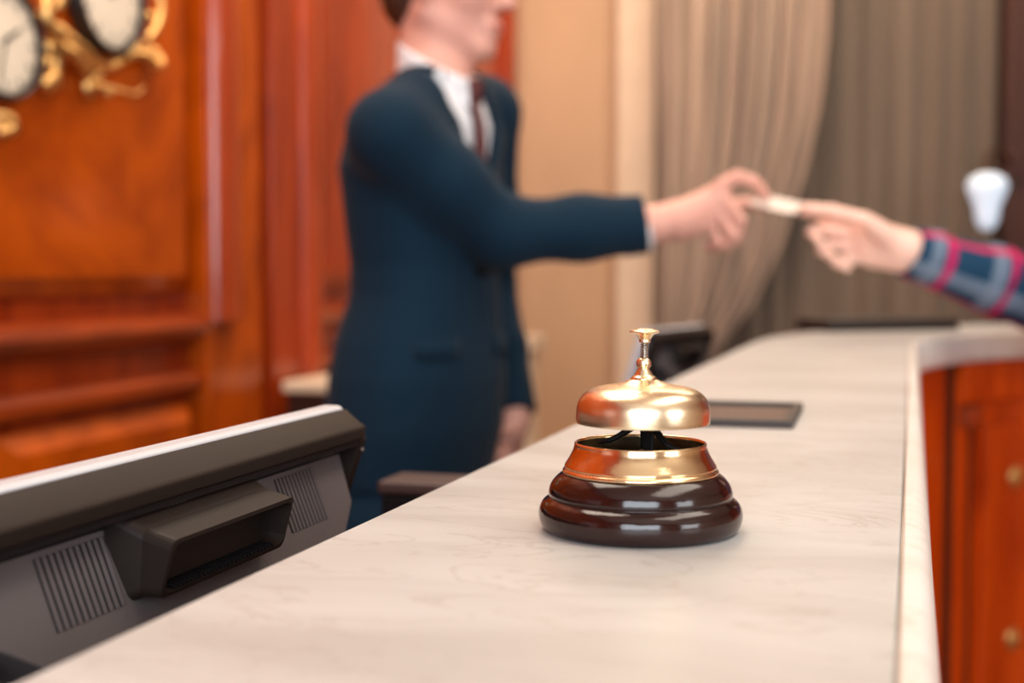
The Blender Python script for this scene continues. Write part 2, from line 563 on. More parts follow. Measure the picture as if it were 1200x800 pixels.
# back wall: stone, a tall curtained window, dark timber beyond
WX0, WX1 = QY(772, 300, YB)[0], QY(1172, 300, YB)[0]
wb = struct('wall_back', bx(XL, WX0 - .16, YB, YB + .12, 0, ZC), M['stone'])
obj('stone_panel', bx(XL + .07, WX0 - .20, YB - .012, YB + .01, .12, 3.0), M['stone'], wb, bevel=.005)
obj('wall_above_window', bx(WX0 - .16, WX1, YB, YB + .12, 2.9, ZC), M['stone'], wb)
obj('timber_panel', bx(WX1, 2.1, YB - .05, YB + .12, 0, ZC), M['wood_dark'], wb, bevel=.006)
obj('timber_panel', bx(2.1, XR, YB, YB + .12, 0, ZC), M['wood_red'], wb, bevel=.006)
tr = struct('trim_1', bx(WX0 - .155, WX0 - .01, YB - .05, YB + .06, 0, 3.0), M['stone_light'], bevel=.01)
win = struct('window_1', bx(WX0, WX1, YB + .10, YB + .12, .1, 2.9), M['glass'])
bm = bmesh.new()
for x in (WX0 + .02, (WX0 + WX1) / 2, WX1 - .02):
    box(bm, x - .02, x + .02, YB + .07, YB + .10, .1, 2.9)
for z in (.1, 1.6, 2.88):
    box(bm, WX0, WX1, YB + .072, YB + .098, z, z + .04)
obj('window_frame', bm, M['wood_dark'], win)
obj('window_sill', bx(WX0 - .01, WX1, YB, YB + .12, 0, .1), M['stone_light'], win)


# ceiling light panels that the area lamps stand for
for i, (x, y, sx, sy, w) in enumerate(((-0.9, 1.9, .9, 2.4, 'above the staff side'), (0.9, 0.9, .9, 2.4, 'above the lobby side'), (-0.3, 4.1, 1.6, .6, 'near the window'))):
    t = thing('ceiling_light', 'flat glowing ceiling light panel ' + w, 'ceiling light', (x, y, ZC), group='ceiling light panels')
    obj('frame', bx(-sx / 2 - .03, sx / 2 + .03, -sy / 2 - .03, sy / 2 + .03, -.03, 0), M['stone_light'], t, bevel=.004)
    obj('diffuser', bx(-sx / 2, sx / 2, -sy / 2, sy / 2, -.038, -.0301), M['panel_glow'], t)
# ------------------------------------------------------------------ curtains
def curtain(name, left, right, y0, amp, folds, m, label, group=None, nz=40, nx=240, top=2.95, bot=0.05, seed=1):
    """left / right: functions z -> x. Pleats run down the cloth, squeezed where it is gathered."""
    rnd = random.Random(seed)
    ph = [rnd.uniform(0, 6.28) for _ in range(4)]
    secs_f, secs_b = [], []
    for i in range(nz + 1):
        z = top + (bot - top) * i / nz
        a, b = left(z), right(z)
        s = []
        for k in range(nx + 1):
            u = k / nx
            w = u + .012 * math.sin(9 * u + ph[0]) + .008 * math.sin(23 * u + ph[1])
            dy = amp * (math.sin(2 * PI * folds * w + ph[2]) + .45 * math.sin(2 * PI * folds * 2.3 * w + ph[3]) + .3 * math.sin(2 * PI * folds * .43 * w + 1.7 * z))
            s.append((a + (b - a) * u, y0 + dy, z))
        secs_f.append(s)
    bm = loft(secs_f, closed=False)
    o = obj(name, bm, m, smooth=True)
    sd = o.modifiers.new('solid', 'SOLIDIFY')
    sd.thickness = .003
    return tag(o, label, 'curtain', group)


YC1 = 4.76
edge = [(975, -260), (976, -60), (972, 40), (962, 130), (944, 205), (918, 285), (885, 355), (840, 412), (812, 450), (806, 520)]
ez = [QY(px, py, YC1) for px, py in edge]
zs = [e[2] for e in ez][::-1]
xs = [e[0] for e in ez][::-1]
lft = QY(772, 300, YC1)[0]
tie_z = QY(806, 450, YC1)[2]
curtain('curtain', lambda z: lft + (0.0 if z > tie_z else 0.0), lambda z: float(np.interp(z, zs, xs)) if z > tie_z - .0 else float(xs[0]) + .10 * min(1, (tie_z - z) / .4),
        YC1, .028, 9, M['curtain'], 'pale beige curtain drawn aside and gathered to the left of the window')
rt = WX1 - .0
curtain('curtain', lambda z: WX0 + .02, lambda z: rt - .02, YB + .035, .014, 11, M['sheer'], 'grey-brown full-length curtain hanging flat across the window', seed=5)
rod = tag(obj('curtain_rod', tube([(WX0 - .05, YC1 + .02, 2.97), (WX1 + .05, YC1 + .02, 2.97)], .014, 12), M['gold'], smooth=True), 'gilt rod carrying the curtains above the window', 'curtain rod')
# lamp with a cold white glass shade at the window's edge
lp = P(1157, 232, 4.35)
t = thing('wall_lamp', 'glowing bluish-white pear-shaped lamp at the right edge of the window', 'lamp', tuple(lp))
obj('lamp_shade', lathe([(0, -.105), (.022, -.10), (.036, -.07), (.040, -.03), (.058, .015), (.066, .04), (.055, .066), (.025, .08), (0, .083)], 32), M['glow'], t, smooth=True)
wy = YB - .05 - lp[1]
obj('bracket', tube(catmull([(0, 0, .07), (0, .03, .14), (.05, wy * .5, .15), (.09, wy, .12)], 6), .008, 10), M['wood_dark'], t, smooth=True)
obj('wall_plate', bx(.055, .125, wy - .015, wy, .07, .17), M['wood_dark'], t, bevel=.004)

# ------------------------------------------------------------------ counter
RC, YC = 0.80, 2.03              # concave customer-side bend of the counter
WID = 0.229


def station(s):
    """s in metres along the customer edge -> point and outward normal"""
    y_start = -0.75
    l1 = YC - y_start
    if s < l1: return (0.0, y_start + s), (1.0, 0.0)
    ph = (s - l1) / RC
    if ph < PI / 2: return (RC - RC * math.cos(ph), YC + RC * math.sin(ph)), (math.cos(ph), -math.sin(ph))
    e = s - l1 - RC * PI / 2
    return (RC + e, YC + RC), (0.0, -1.0)


L1 = YC + .75
S_END = L1 + RC * PI / 2 + 1.6
stops = [0, .4, .8, 1.2, 1.6, 2.0, 2.4] + [L1 + RC * R(a) for a in np.linspace(0, 90, 46)] + [S_END]


def sweep(prof, s_list, name, m, parent, smooth=False, bevel=0):
    """prof: (offset outward, z) loop"""
    secs = []
    for s in s_list:
        p, n = station(s)
        secs.append([(p[0] + n[0] * o, p[1] + n[1] * o, z) for o, z in prof])
    return obj(name, loft(secs), m, parent, smooth=smooth, bevel=bevel)


TH = 0.050
ct = thing('countertop', 'long cream marble countertop carrying the bell, bending right at its far end', 'countertop', (0, 0, 0))
slab = sweep([(-WID, TOP - TH), (-WID, TOP - .003), (-WID + .003, TOP), (-.0035, TOP), (-.0028, TOP - .0008), (-.0025, TOP - TH)], stops, 'slab', M['marble'], ct)
nose = [(-.0018, TOP - TH), (-.0018, TOP - .0008), (-.001, TOP)]
for k in range(1, 9):
    a = PI / 2 * (1 - k / 8)
    nose.append((.002 + .007 * math.cos(a), TOP - .009 + .009 * math.sin(a)))
nose += [(.0105, TOP - .020), (.0105, TOP - .034)]
for k in range(1, 6):
    a = -PI / 2 * k / 5
    nose.append((.0035 + .007 * math.cos(a), TOP - .040 + .010 * math.sin(a)))
es = sweep(nose, stops, 'edge_strip', M['marble_edge_lit'], ct, smooth=True)
md = es.modifiers.new('e', 'EDGE_SPLIT'); md.split_angle = R(40)
sweep([(-.0026, TOP - .02), (-.0026, TOP - .0007), (-.0017, TOP - .0007), (-.0017, TOP - .02)], stops, 'seam_filler', M['seam'], ct)

# timber body of the counter
rc = thing('reception_counter', 'glossy red-brown panelled timber body under the marble countertop', 'reception counter', (0, 0, 0))
deg = lambda a: L1 + RC * R(a)
zt, zb = TOP - TH - .001, 0.0


def arc_piece(name, a0, a1, o0, o1, z0, z1, m, n=6, bevel=.004):
    return sweep([(o0, z0), (o1, z0), (o1, z1), (o0, z1)], list(np.linspace(a0, a1, n)), name, m, rc, bevel=bevel)


arc_piece('carcass', 0, S_END, -WID + .03, -.115, zb, zt, M['wood_dark'], n=60, bevel=0)
arc_piece('front_panel', 0, deg(25.8), -.114, -.022, zb, zt, M['wood_counter'], n=30)
arc_piece('groove_shade_fill', deg(25.9), deg(29.4), -.114, -.033, zb, zt - .001, M['wood_dark'], bevel=0)  # dark strips fill the gaps, standing in for shade inside the grooves
arc_piece('groove_shade_fill', deg(32.85), deg(34.7), -.114, -.040, zb, zt - .08, M['wood_dark'], bevel=0)
arc_piece('pilaster', deg(29.5), deg(32.8), -.114, -.030, zb, zt - .03, M['wood_counter'])
arc_piece('front_panel', deg(34.8), deg(72), -.114, -.042, zb, zt, M['wood_counter'], n=16)
arc_piece('top_rail', deg(30.0), deg(72), -.114, -.016, zt - .075, zt - .0005, M['wood_counter'], n=16)
arc_piece('capital', deg(29.8), deg(33.3), -.031, -.008, zt - .115, zt - .078, M['wood_pilaster'])
arc_piece('raised_panel', deg(36.2), deg(55), -.043, -.028, .16, zt - .12, M['wood_counter'], n=12, bevel=.008)
arc_piece('pilaster', deg(74), deg(78), -.114, -.020, zb, zt, M['wood_counter'])
arc_piece('front_panel', deg(79.5), S_END, -.114, -.030, zb, zt, M['wood_counter'], n=10)
for k in range(4):
    arc_piece('raised_panel', .12 + .66 * k, .70 + .66 * k, -.023, -.012, .16, zt - .10, M['wood_counter'], n=2, bevel=.006)
for k in range(3):
    a = L1 + RC * PI / 2 + .06 + .52 * k
    arc_piece('raised_panel', a, a + .44, -.031, -.018, .16, zt - .10, M['wood_counter'], n=2, bevel=.006)
arc_piece('plinth', 0, S_END, -.115, -.006, 0, .10, M['wood_dark'], n=60)
for a in (42.3, 50.5):
    for z in (.81, .51, .26):
        p, n = station(deg(a))
        c = (p[0] + n[0] * -.027, p[1] + n[1] * -.027, z)
        Mx = Matrix.Rotation(math.atan2(n[1], n[0]), 4, 'Z') @ Matrix.Rotation(R(90), 4, 'Y')
        bm = lathe([(0, .012), (.008, .011), (.011, .006), (.018, .008), (.022, .004), (.021, -.003), (0, -.003)], 24)
        bmesh.ops.transform(bm, matrix=Matrix.Translation(c) @ Mx, verts=bm.verts)
        obj('rosette', bm, M['gold'], rc, smooth=True)
# staff desk below
DESK = CAMZ - .9 * (CAMZ - .765)      # top of the staff desk
dk = thing('staff_desk', 'dark low desk behind the marble counter under the monitors', 'desk', (0, 0, 0))
obj('desk_top', bx(-.80, -.235, -.6, 1.50, .775, DESK), M['desk'], dk, bevel=.003)
obj('end_panel', bx(-.78, -.25, -.58, -.55, 0, .775), M['desk'], dk)
obj('end_panel', bx(-.78, -.25, 1.45, 1.48, 0, .775), M['desk'], dk)
dk2 = thing('staff_desk', 'dark low desk behind the far stretch of the counter', 'desk', (0, 0, 0))
obj('desk_top', bx(-.62, -.235, 1.53, 2.35, .775, DESK), M['desk'], dk2, bevel=.003)
obj('end_panel', bx(-.60, -.25, 1.56, 1.59, 0, .775), M['desk'], dk2)
obj('end_panel', bx(-.60, -.25, 2.29, 2.32, 0, .775), M['desk'], dk2)

# ------------------------------------------------------------------ the call bell
bc = QZ(750.0, 619.8, TOP)
UN = 0.375 * float(np.linalg.norm(bc[:2])) / F * 1.007   # one unit of the profiles below, in metres
bell = thing('call_bell', 'brass reception call bell on a dark lacquered wooden base, standing on the marble', 'bell', (bc[0], bc[1], TOP), rz=-YAW)
Z = lambda y: (693 - y) * UN * 1.006


def prof(pts, n=5, smooth=True):
    q = [(r * UN, Z(y)) for r, y in pts]
    if not smooth: return q
    return [(max(0, a[0]), a[1]) for a in catmull([(p[0], p[1]) for p in q], n)]


base = [(0, Z(693)), (286 * UN, Z(693))] + prof([(292, 691), (306, 678), (314, 658), (316, 640), (313, 622), (303, 604), (288, 593), (283, 589),
                                             (285, 583), (285, 572), (279, 553), (266, 535), (249, 520), (239, 515)]) + [(236 * UN, Z(517)), (0, Z(513))]
obj('wooden_base', lathe(base, 96), M['base_wood'], bell, smooth=True)
ring = prof([(235, 517), (241, 514), (242, 508), (238, 503), (234, 500), (236, 495), (234, 490), (227, 479), (218, 464), (210, 447), (206, 435), (205, 427)]) \
    + prof([(204, 423), (201, 421), (198, 423)], 3) + prof([(197, 430), (200, 445), (205, 470), (210, 500), (212, 512)], 3)
obj('brass_ring', lathe(ring, 96, closed=True), M['brass_ring'], bell, smooth=True)
obj('inner_tray', lathe([(0, Z(490)), (150 * UN, Z(488)), (203 * UN, Z(484)), (203.5 * UN, Z(480)), (150 * UN, Z(478)), (0, Z(477))], 64), M['black_metal'], bell, smooth=True)
DX = 8 * UN
dome_o = prof([(206, 361), (207, 352), (207, 335), (206, 318), (202, 300), (192, 281), (172, 264), (142, 252), (110, 246), (82, 241), (60, 234), (46, 228), (34, 225), (14, 224)])
dome_i = [(max(0.0, r - 5 * UN), z - 5 * UN) for r, z in dome_o[8:]][::-1] + [(200 * UN, Z(350)), (201 * UN, Z(361))]
bm = lathe(dome_o + dome_i, 96, closed=True, cx=DX)
obj('dome', bm, M['brass'], bell, smooth=True)
obj('finial', lathe(prof([(0.1, 228), (38, 227), (40, 223), (37, 219), (30, 214), (24, 204), (19, 196), (18, 192), (22, 187), (23, 180), (22, 170), (16, 163), (12, 161), (0.1, 160)], 4), 40, cx=DX + 2 * UN), M['brass'], bell, smooth=True)
coil = []
for k in range(7 * 14 + 1):
    a = 2 * PI * k / 14
    coil.append((DX + 4 * UN + 10.5 * UN * math.cos(a), 10.5 * UN * math.sin(a), Z(162) + (Z(110) - Z(162)) * k / (7 * 14)))
obj('spring', tube(coil, 2.4 * UN, 6), M['steel'], bell, smooth=True)
obj('plunger_rod', lathe([(0, Z(232)), (6 * UN, Z(232)), (6 * UN, Z(104)), (0, Z(100))], 16, cx=DX + 4 * UN), M['steel'], bell, smooth=True)
obj('push_button', lathe(prof([(0.1, 115), (16, 114), (18, 110), (18, 104), (22, 97), (25, 93), (29, 88), (42, 84), (46, 81), (46, 78), (41, 75.5), (30, 73.5), (26, 71), (0.1, 69.5)], 4), 48, cx=DX + 5 * UN), M['brass'], bell, smooth=True)
# clapper bracket and arms between ring and dome
bm = bx(DX + 2 * UN, DX + 38 * UN, -9 * UN, 9 * UN, Z(480), Z(330))
obj('bracket', bm, M['black_metal'], bell, bevel=.0006)
for s, yoff in ((-1, -60), (1, -50)):
    pts = [(DX + 20 * UN + s * 14 * UN, yoff * UN * .3, Z(362)), (DX + 20 * UN + s * 52 * UN, yoff * UN * .6, Z(392)), (DX + 20 * UN + s * 92 * UN, yoff * UN, Z(418)), (DX + 18 * UN + s * 126 * UN, yoff * UN, Z(428))]
    if s < 0: pts = [(p[0] - 8 * UN, p[1], p[2] + 4 * UN) for p in pts]
    obj('clapper_arm', tube(catmull(pts, 6), [15 * UN] * 8 + [13 * UN] * 6 + [10 * UN] * 5, 10, flat=.7), M['black_metal'], bell, smooth=True)
obj('screw', lathe([(0, Z(434)), (9 * UN, Z(435)), (11 * UN, Z(440)), (11 * UN, Z(480)), (0, Z(480))], 16, cx=DX + 140 * UN, cy=-40 * UN), M['steel'], bell, smooth=True)
obj('clapper', ball((DX + 36 * UN, -70 * UN, Z(440)), (14 * UN, 10 * UN, 8 * UN), 14), M['brass'], bell, smooth=True)
obj('dome_stem', lathe([(0, Z(480)), (8 * UN, Z(480)), (8 * UN, Z(240)), (0, Z(240))], 16, cx=DX), M['black_metal'], bell, smooth=True)

# ------------------------------------------------------------------ monitor seen from behind


def monitor(y0, y1, xref, ztop, label, cat='monitor', group=None, rz=0, zb=DESK):
    """local frame: origin under the middle on the desk; x points to the customer. Profile values in metres below the camera."""
    ym = (y0 + y1) / 2
    t = thing('monitor', label, cat, (xref, ym, zb), rz=rz, group=group)
    H = y1 - y0
    hw = H / 2
    zz = lambda d: ztop - d - zb          # d metres below the top edge
    # side profile of the leaning frame: lean 18 degrees, foot towards the staff
    def sec(pts, y, ins=0): return [(x, y, zz(d)) for x, d in pts]
    lean = .33
    fx = lambda d, o=0: o - lean * d
    # white front bezel
    fr = [(-.0165, .004), (-.0135, 0.0), (-.003, 0.0), (.000, .002), (fx(.262, .0), .262), (fx(.262, -.0165), .262)]
    obj('front_bezel', loft([sec(fr, -hw + .002), sec(fr, hw - .002)]), M['pl_white'], t, bevel=.0015)
    scr = [(fx(.012, -.0155), .016), (fx(.245, -.0155), .245), (fx(.245, -.0175), .245), (fx(.012, -.0175), .016)]
    obj('screen', loft([sec(scr, -hw + .018), sec(scr, hw - .018)]), M['screen'], t)
    # dark frame: sloped top band, corner, then leaning flank; chamfered toward its ends
    band = [(.0005, .0018), (.0165, .0105), (.018, .014), (fx(.050, .022), .050), (fx(.262, .022), .262), (fx(.262, .0008), .262)]
    band_in = [(.0005, .0018), (.003, .006), (.003, .010), (fx(.050, .003), .050), (fx(.262, .003), .262), (fx(.262, .0008), .262)]
    # shell with a recess: outer ring of four bars
    ytop_lip = [(.0005, .0018), (.0165, .0105), (.0178, .0125), (.0168, .0185), (.0145, .0200), (.0005, .0200)]
    obj('rear_rim', loft([sec([(a * .55, b * .9 + .0008) for a, b in ytop_lip], -hw), sec(ytop_lip, -hw + .010), sec(ytop_lip, hw - .010), sec([(a * .55, b * .9 + .0008) for a, b in ytop_lip], hw)]), M['pl_brown'], t, bevel=.0008)
    for s in (-1, 1):
        a, b = s * (hw - .014), s * hw
        side = lambda y, k: [(.0005, .019, y), (fx(.019, .0225) * k, .019, y), (fx(.250, .0215 * k), .250, y), (fx(.250, .0008), .250, y)]
        secs = [[(x, y, zz(d)) for x, d, y in side(yy, k)] for yy, k in ((a, 1.0), (s * (hw - .005), 1.0), (b, .55))]
        obj('side_rim', loft(secs), M['pl_brown'], t, bevel=.0008)
    bot = [(fx(.250, .0005), .250), (fx(.250, .0215), .250), (fx(.262, .018), .262), (fx(.262, .0005), .262)]
    obj('bottom_rim', loft([sec(bot, -hw + .002), sec(bot, hw - .002)]), M['pl_brown'], t, bevel=.0008)
    # groove ledge under the lip
    gr = [(.001, .0195), (.0145, .0195), (.0150, .0225), (.0085, .0245), (.0020, .0285), (-.004, .0285)]
    obj('recess_ledge', loft([sec(gr, -hw + .012), sec(gr, hw - .012)]), M['pl_black'], t)
    # rear shell: slopes out downwards, narrower at its foot
    sh_top = .0265
    P0, P1 = (.0018, sh_top), (.0195, .0735)       # slope of the vented face
    def face(d): return P0[0] + (P1[0] - P0[0]) * (d - P0[1]) / (P1[1] - P0[1])
    secs = []
    for d, ins, xo in ((sh_top, .016, face(sh_top)), (.030, .0155, face(.030)), (.056, .021, face(.056)), (.0735, .050, face(.0735)), (.082, .060, .010), (.20, .068, -.045), (.215, .075, -.060)):
        xi = fx(d, -.004)
        secs.append([(xi, -hw + ins, zz(d)), (xo, -hw + ins, zz(d)), (xo, hw - ins * .92, zz(d)), (xi, hw - ins * .92, zz(d))])
    obj('rear_shell', loft(secs), M['pl_grey'], t, bevel=.002)
    # vents: dark slots with proud slats between
    slat_me = None
    for c in (-.0985 * H / .35, .0985 * H / .35):
        w = .0475
        n = 11
        d0, d1 = .0305, .0590
        bk = [(face(d0) - .0005, d0), (face(d0) + .0003, d0), (face(d1) + .0003, d1), (face(d1) - .0005, d1)]
        gv = obj('vent_grille', loft([sec(bk, c - w / 2), sec(bk, c + w / 2)]), M['pl_black'], t)
        for k in range(n):
            y = c - w / 2 + w * (k + .5) / n
            if slat_me is None:
                sl = [(face(d0) - .0002, d0 - .0004), (face(d0) + .0007, d0 + .0003), (face(d1) + .0007, d1 - .0003), (face(d1) - .0002, d1 + .0004)]
                o = obj('slat', loft([sec(sl, -.0012), sec(sl, .0012)]), M['pl_grey'], gv)
                slat_me = o.data
            else:
                o = bpy.data.objects.new('slat', slat_me)
                C.objects.link(o)
                o.parent = gv
            o.location = (0, y, 0)
    # hood over the connectors: hollow, open downwards to the customer
    ya, yb = -.0715 * H / .35, .0395 * H / .35
    if True:
        hx0, hx1 = .007, .033
        dt, db = .0255, .0545
        xr_t, xr_b = .0345, .0275
        th = .0022
        def loop(x_t, x_b, d_t, d_b, ins):
            pts = []
            rr = .0045
            cs = [(ya + ins, 0), (yb - ins, 0), (yb - ins, 1), (ya + ins, 1)]
            for i, (yy, w) in enumerate(cs):
                for k in range(5):
                    a = (PI + PI / 2 * i) + PI / 2 * k / 4
                    # centre of the corner arc
                    cy = yy + rr * (1 if i in (0, 3) else -1)
                    D0 = d_t + ins * .9; D1 = d_b - ins * .9
                    cd = (D0 + rr) if w == 0 else (D1 - rr)
                    py = cy + rr * math.cos(a)
                    pd = cd + rr * math.sin(a)
                    f = (pd - d_t) / (d_b - d_t)
                    pts.append((x_t + (x_b - x_t) * f, py, zz(pd)))
            return pts
        outer = [loop(.004, .004, .0195 + .003, .060, -.004), loop(.020, .018, .0275, .0575, 0), loop(xr_t, xr_b, .0315, .0575, 0)]
        inner = [loop(xr_t + .0004, xr_b + .0004, .0315, .0575, th), loop(.024, .020, .0300, .0570, th + .001), loop(.012, .019, .0300, .0570, th + .001)]
        obj('hood', loft(outer + inner), M['pl_brown'], t, smooth=False, bevel=0)
        rb = None
        for k in range(26):
            y = ya + .012 + (yb - ya - .024) * k / 25
            if rb is None:
                rb = obj('rib', loft([[(x, yy, zz(d)) for x, d in ((.0195, .0548), (.0285, .0550), (.0285, .0536), (.0195, .0534))] for yy in (-.0008, .0008)]), M['pl_black'], t)
                rbm = rb.data
            else:
                rb = bpy.data.objects.new('rib', rbm); C.objects.link(rb); rb.parent = t
            rb.location = (0, y, 0)
    # screws and small slots
    for s in (-1, 1):
        obj('screw', ball((fx(.026, .0225), s * (hw - .007), zz(.026)), (.0008, .0016, .0016), 10), M['steel'], t, smooth=True)
    for yc in (-.045, .115):
        for k in range(5):
            y = yc + k * .0035
            obj('slot', bx(.0120, .0140, y, y + .0018, zz(.0232), zz(.0218)), M['clock_black'], t)
    # foot
    obj('stand_column', loft([[(-.055, -.035, zz(.20)), (-.012, -.035, zz(.20)), (-.012, .035, zz(.20)), (-.055, .035, zz(.20))],
                              [(-.075, -.03, .012), (-.045, -.03, .012), (-.045, .03, .012), (-.075, .03, .012)]]), M['pl_black'], t, bevel=.003)
    obj('stand_base', bx(-.16, .03, -.10, .10, 0, .013), M['pl_black'], t, bevel=.004)
    return t


mon = monitor(.385, .752, -.3325, TOP + .0265, 'dark monitor seen from behind, white front edge on top, nearest the camera', zb=.765)
mon.location = (-.3325 * .9, (.385 + .752) / 2 * .9, DESK)
mon.scale = (.9, .9, .9)
mon2 = monitor(1.93, 2.17, -.345, TOP + .020, 'small dark monitor behind the far part of the counter, seen past the bell knob', rz=R(-12))

# dark box behind the counter edge between monitor and receptionist
b0 = P(445, 563, 1.00)
t = thing('equipment_box', 'dark brown flat-topped box at the staff side of the counter, right of the monitor', 'box', (-.40, b0[1] + .10, DESK))
h = b0[2] - DESK
ang = R(14)
t.rotation_euler = (0, 0, 0)
bxx = P(445, 558, 1.00)
lx = bxx[0] - (-.40)
obj('body', bx(lx, .12, -.10, -.055, 0, h - .010), M['pl_black'], t, bevel=.004)
obj('lid', bx(lx - .002, .122, -.102, -.053, h - .010, h), mat('dark_brown_plastic', (.045, .022, .018), .45), t, bevel=.003)

# ------------------------------------------------------------------ things lying on the counter
a = QZ(929, 503, TOP)
b = QZ(941, 479.5, TOP)
d = b - a
dirn = math.atan2(d[1], d[0])
LEN = float(np.linalg.norm(d))
t = thing('leather_tray', 'flat dark-rimmed brown leather tray lying on the marble behind the bell', 'tray', (a[0], a[1], TOP), rz=dirn)
W = .125
obj('pad', bx(0, LEN, 0, W, 0, .0022), M['leather_in'], t, bevel=.0006)
for nm, q in (('rim', (-.0, .012, 0, W)), ('rim', (LEN - .010, LEN, 0, W)), ('rim', (.012, LEN - .010, 0, .007)), ('rim', (.012, LEN - .010, W - .007, W))):
    obj(nm, bx(q[0], q[1], q[2], q[3], .0022 if False else 0, .0055), M['leather'], t, bevel=.001)
a = QZ(972, 389, TOP)
b = QZ(1125, 386.5, TOP)
d = b - a
t = thing('flat_device', 'flat black folder-like item on the far bend of the countertop', 'folder', (a[0], a[1], TOP), rz=math.atan2(d[1], d[0]))
LEN = float(np.linalg.norm(d))
obj('lower_cover', bx(0, LEN, 0, .12, 0, .005), M['pl_black'], t, bevel=.001)
obj('upper_cover', bx(.002, LEN - .002, .001, .119, .0052, .021), M['leather'], t, bevel=.002)

# ------------------------------------------------------------------ console and pedestal in the back
c0 = QX(343, 447, -1.40)
t = thing('console_table', 'dark console with a pale marble top against the panelled wall', 'console table', (-1.33, c0[1], 0))
zc = c0[2]
obj('marble_top', bx(-.10, .08, 0, .85, zc - .026, zc), M['stone_light'], t, bevel=.006)
obj('cabinet_body', bx(-.10, .06, .03, .82, 0, zc - .026), M['wood_dark'], t, bevel=.004)
for y in (.04, .43):
    dr = obj('door', bx(.06, .072, y, y + .37, .08, zc - .09), M['wood_dark'], t, bevel=.004)
    obj('knob', ball((.078, y + .33, zc * .55), .012, 12), M['gold'], dr, smooth=True)
p0 = P(610, 392, 4.15)
t = thing('pedestal', 'pale stone pedestal with a small reddish-brown scroll on its left side', 'pedestal', (p0[0], p0[1], 0))
pz = p0[2]
sq = lambda w, z: [(-w, -w, z), (w, -w, z), (w, w, z), (-w, w, z)]
obj('shaft', loft([sq(.046, .10), sq(.046, pz - .10)]), M['stone_light'], t, bevel=.006)
obj('base', loft([sq(.075, 0), sq(.075, .07), sq(.055, .10)]), M['stone_light'], t, bevel=.004)
obj('cap', loft([sq(.046, pz - .10), sq(.05, pz - .06), sq(.062, pz - .045), sq(.062, pz)]), M['stone_light'], t, bevel=.004)
sp = [(-.048 - .022 * (1 - k / 30) * math.cos(.35 * k) - .012, -.02, pz - .10 + .028 * (1 - k / 30) * math.sin(.35 * k)) for k in range(26)]
obj('scroll', tube(sp + [], .010, 8), M['wood_red'], t, smooth=True)
obj('scroll', tube(catmull([(-.07, -.02, pz - .08), (-.062, -.02, pz - .12), (-.052, -.02, pz - .16)], 5), .012, 8), M['wood_red'], t, smooth=True)

# ------------------------------------------------------------------ clocks in gilt scrollwork on the left wall
def clock(px, py, rad, label, hour, minute):
    c = QX(px, py, XL + .03)
    t = thing('wall_clock', label, 'clock', (XL + .020, c[1], c[2]), group='clocks in the gilt scrollwork')
    RY = Matrix.Rotation(R(90), 4, 'Y')

    def lay(bm):
        bmesh.ops.transform(bm, matrix=RY, verts=bm.verts)
        return bm
    obj('case', lay(lathe([(0, 0), (rad * 1.10, 0), (rad * 1.12, .018), (rad * 1.06, .030), (rad * 1.0, .030), (rad * .99, .020), (0, .020)], 48)), M['clock_black'], t, smooth=False)
    obj('face', lay(lathe([(0, .0202), (rad * .985, .0202), (rad * .985, .0222), (rad * .9, .0235), (0, .0245)], 48)), M['clock_face'], t, smooth=True)
    obj('bezel', lay(lathe([(rad * 1.0, .028), (rad * 1.03, .036), (rad * 1.075, .034), (rad * 1.09, .028)], 48, closed=True)), M['clock_black'], t, smooth=True)
    for k in range(12):
        a = 2 * PI * k / 12
        bm = bx(.0240, .0252, -.002, .002, rad * .74, rad * .88)
        bmesh.ops.transform(bm, matrix=Matrix.Rotation(a, 4, 'X'), verts=bm.verts)
        obj('hour_mark', bm, M['clock_black'], t)
    for nm, ln, w, a in (('hour_hand', .5, .003, hour), ('minute_hand', .75, .002, minute)):
        bm = bx(.0256, .0268, -w, w, -rad * .1, rad * ln)
        bmesh.ops.transform(bm, matrix=Matrix.Rotation(-a, 4, 'X'), verts=bm.verts)
        obj(nm, bm, M['clock_black'], t)
    return t, c


clock(-3, 48, .090, 'round white-faced clock in a dark rim, cut by the left edge of the view', 1.0, 3.4)
clock(122, -8, .104, 'round white-faced clock cut by the top of the view, upper right of the other', 5.3, .6)
o0 = QX(75, 70, XL + .03)
t = thing('gilt_scrollwork', 'gilded carved scrollwork around the wall clocks on the veneered panel', 'carving', (XL + .022, o0[1], o0[2]))


def W2(px, py, x=.012):
    q = QX(px, py, XL + .03)
    return (x, q[1] - o0[1], q[2] - o0[2])


def scroll(pts, r0, r1, x=.014):
    q = catmull([W2(*p, x=x + .012 * math.sin(i)) for i, p in enumerate(pts)], 6)
    n = len(q)
    obj('scroll', tube(q, [r0 + (r1 - r0) * k / (n - 1) for k in range(n)], 10), M['gold'], t, smooth=True)


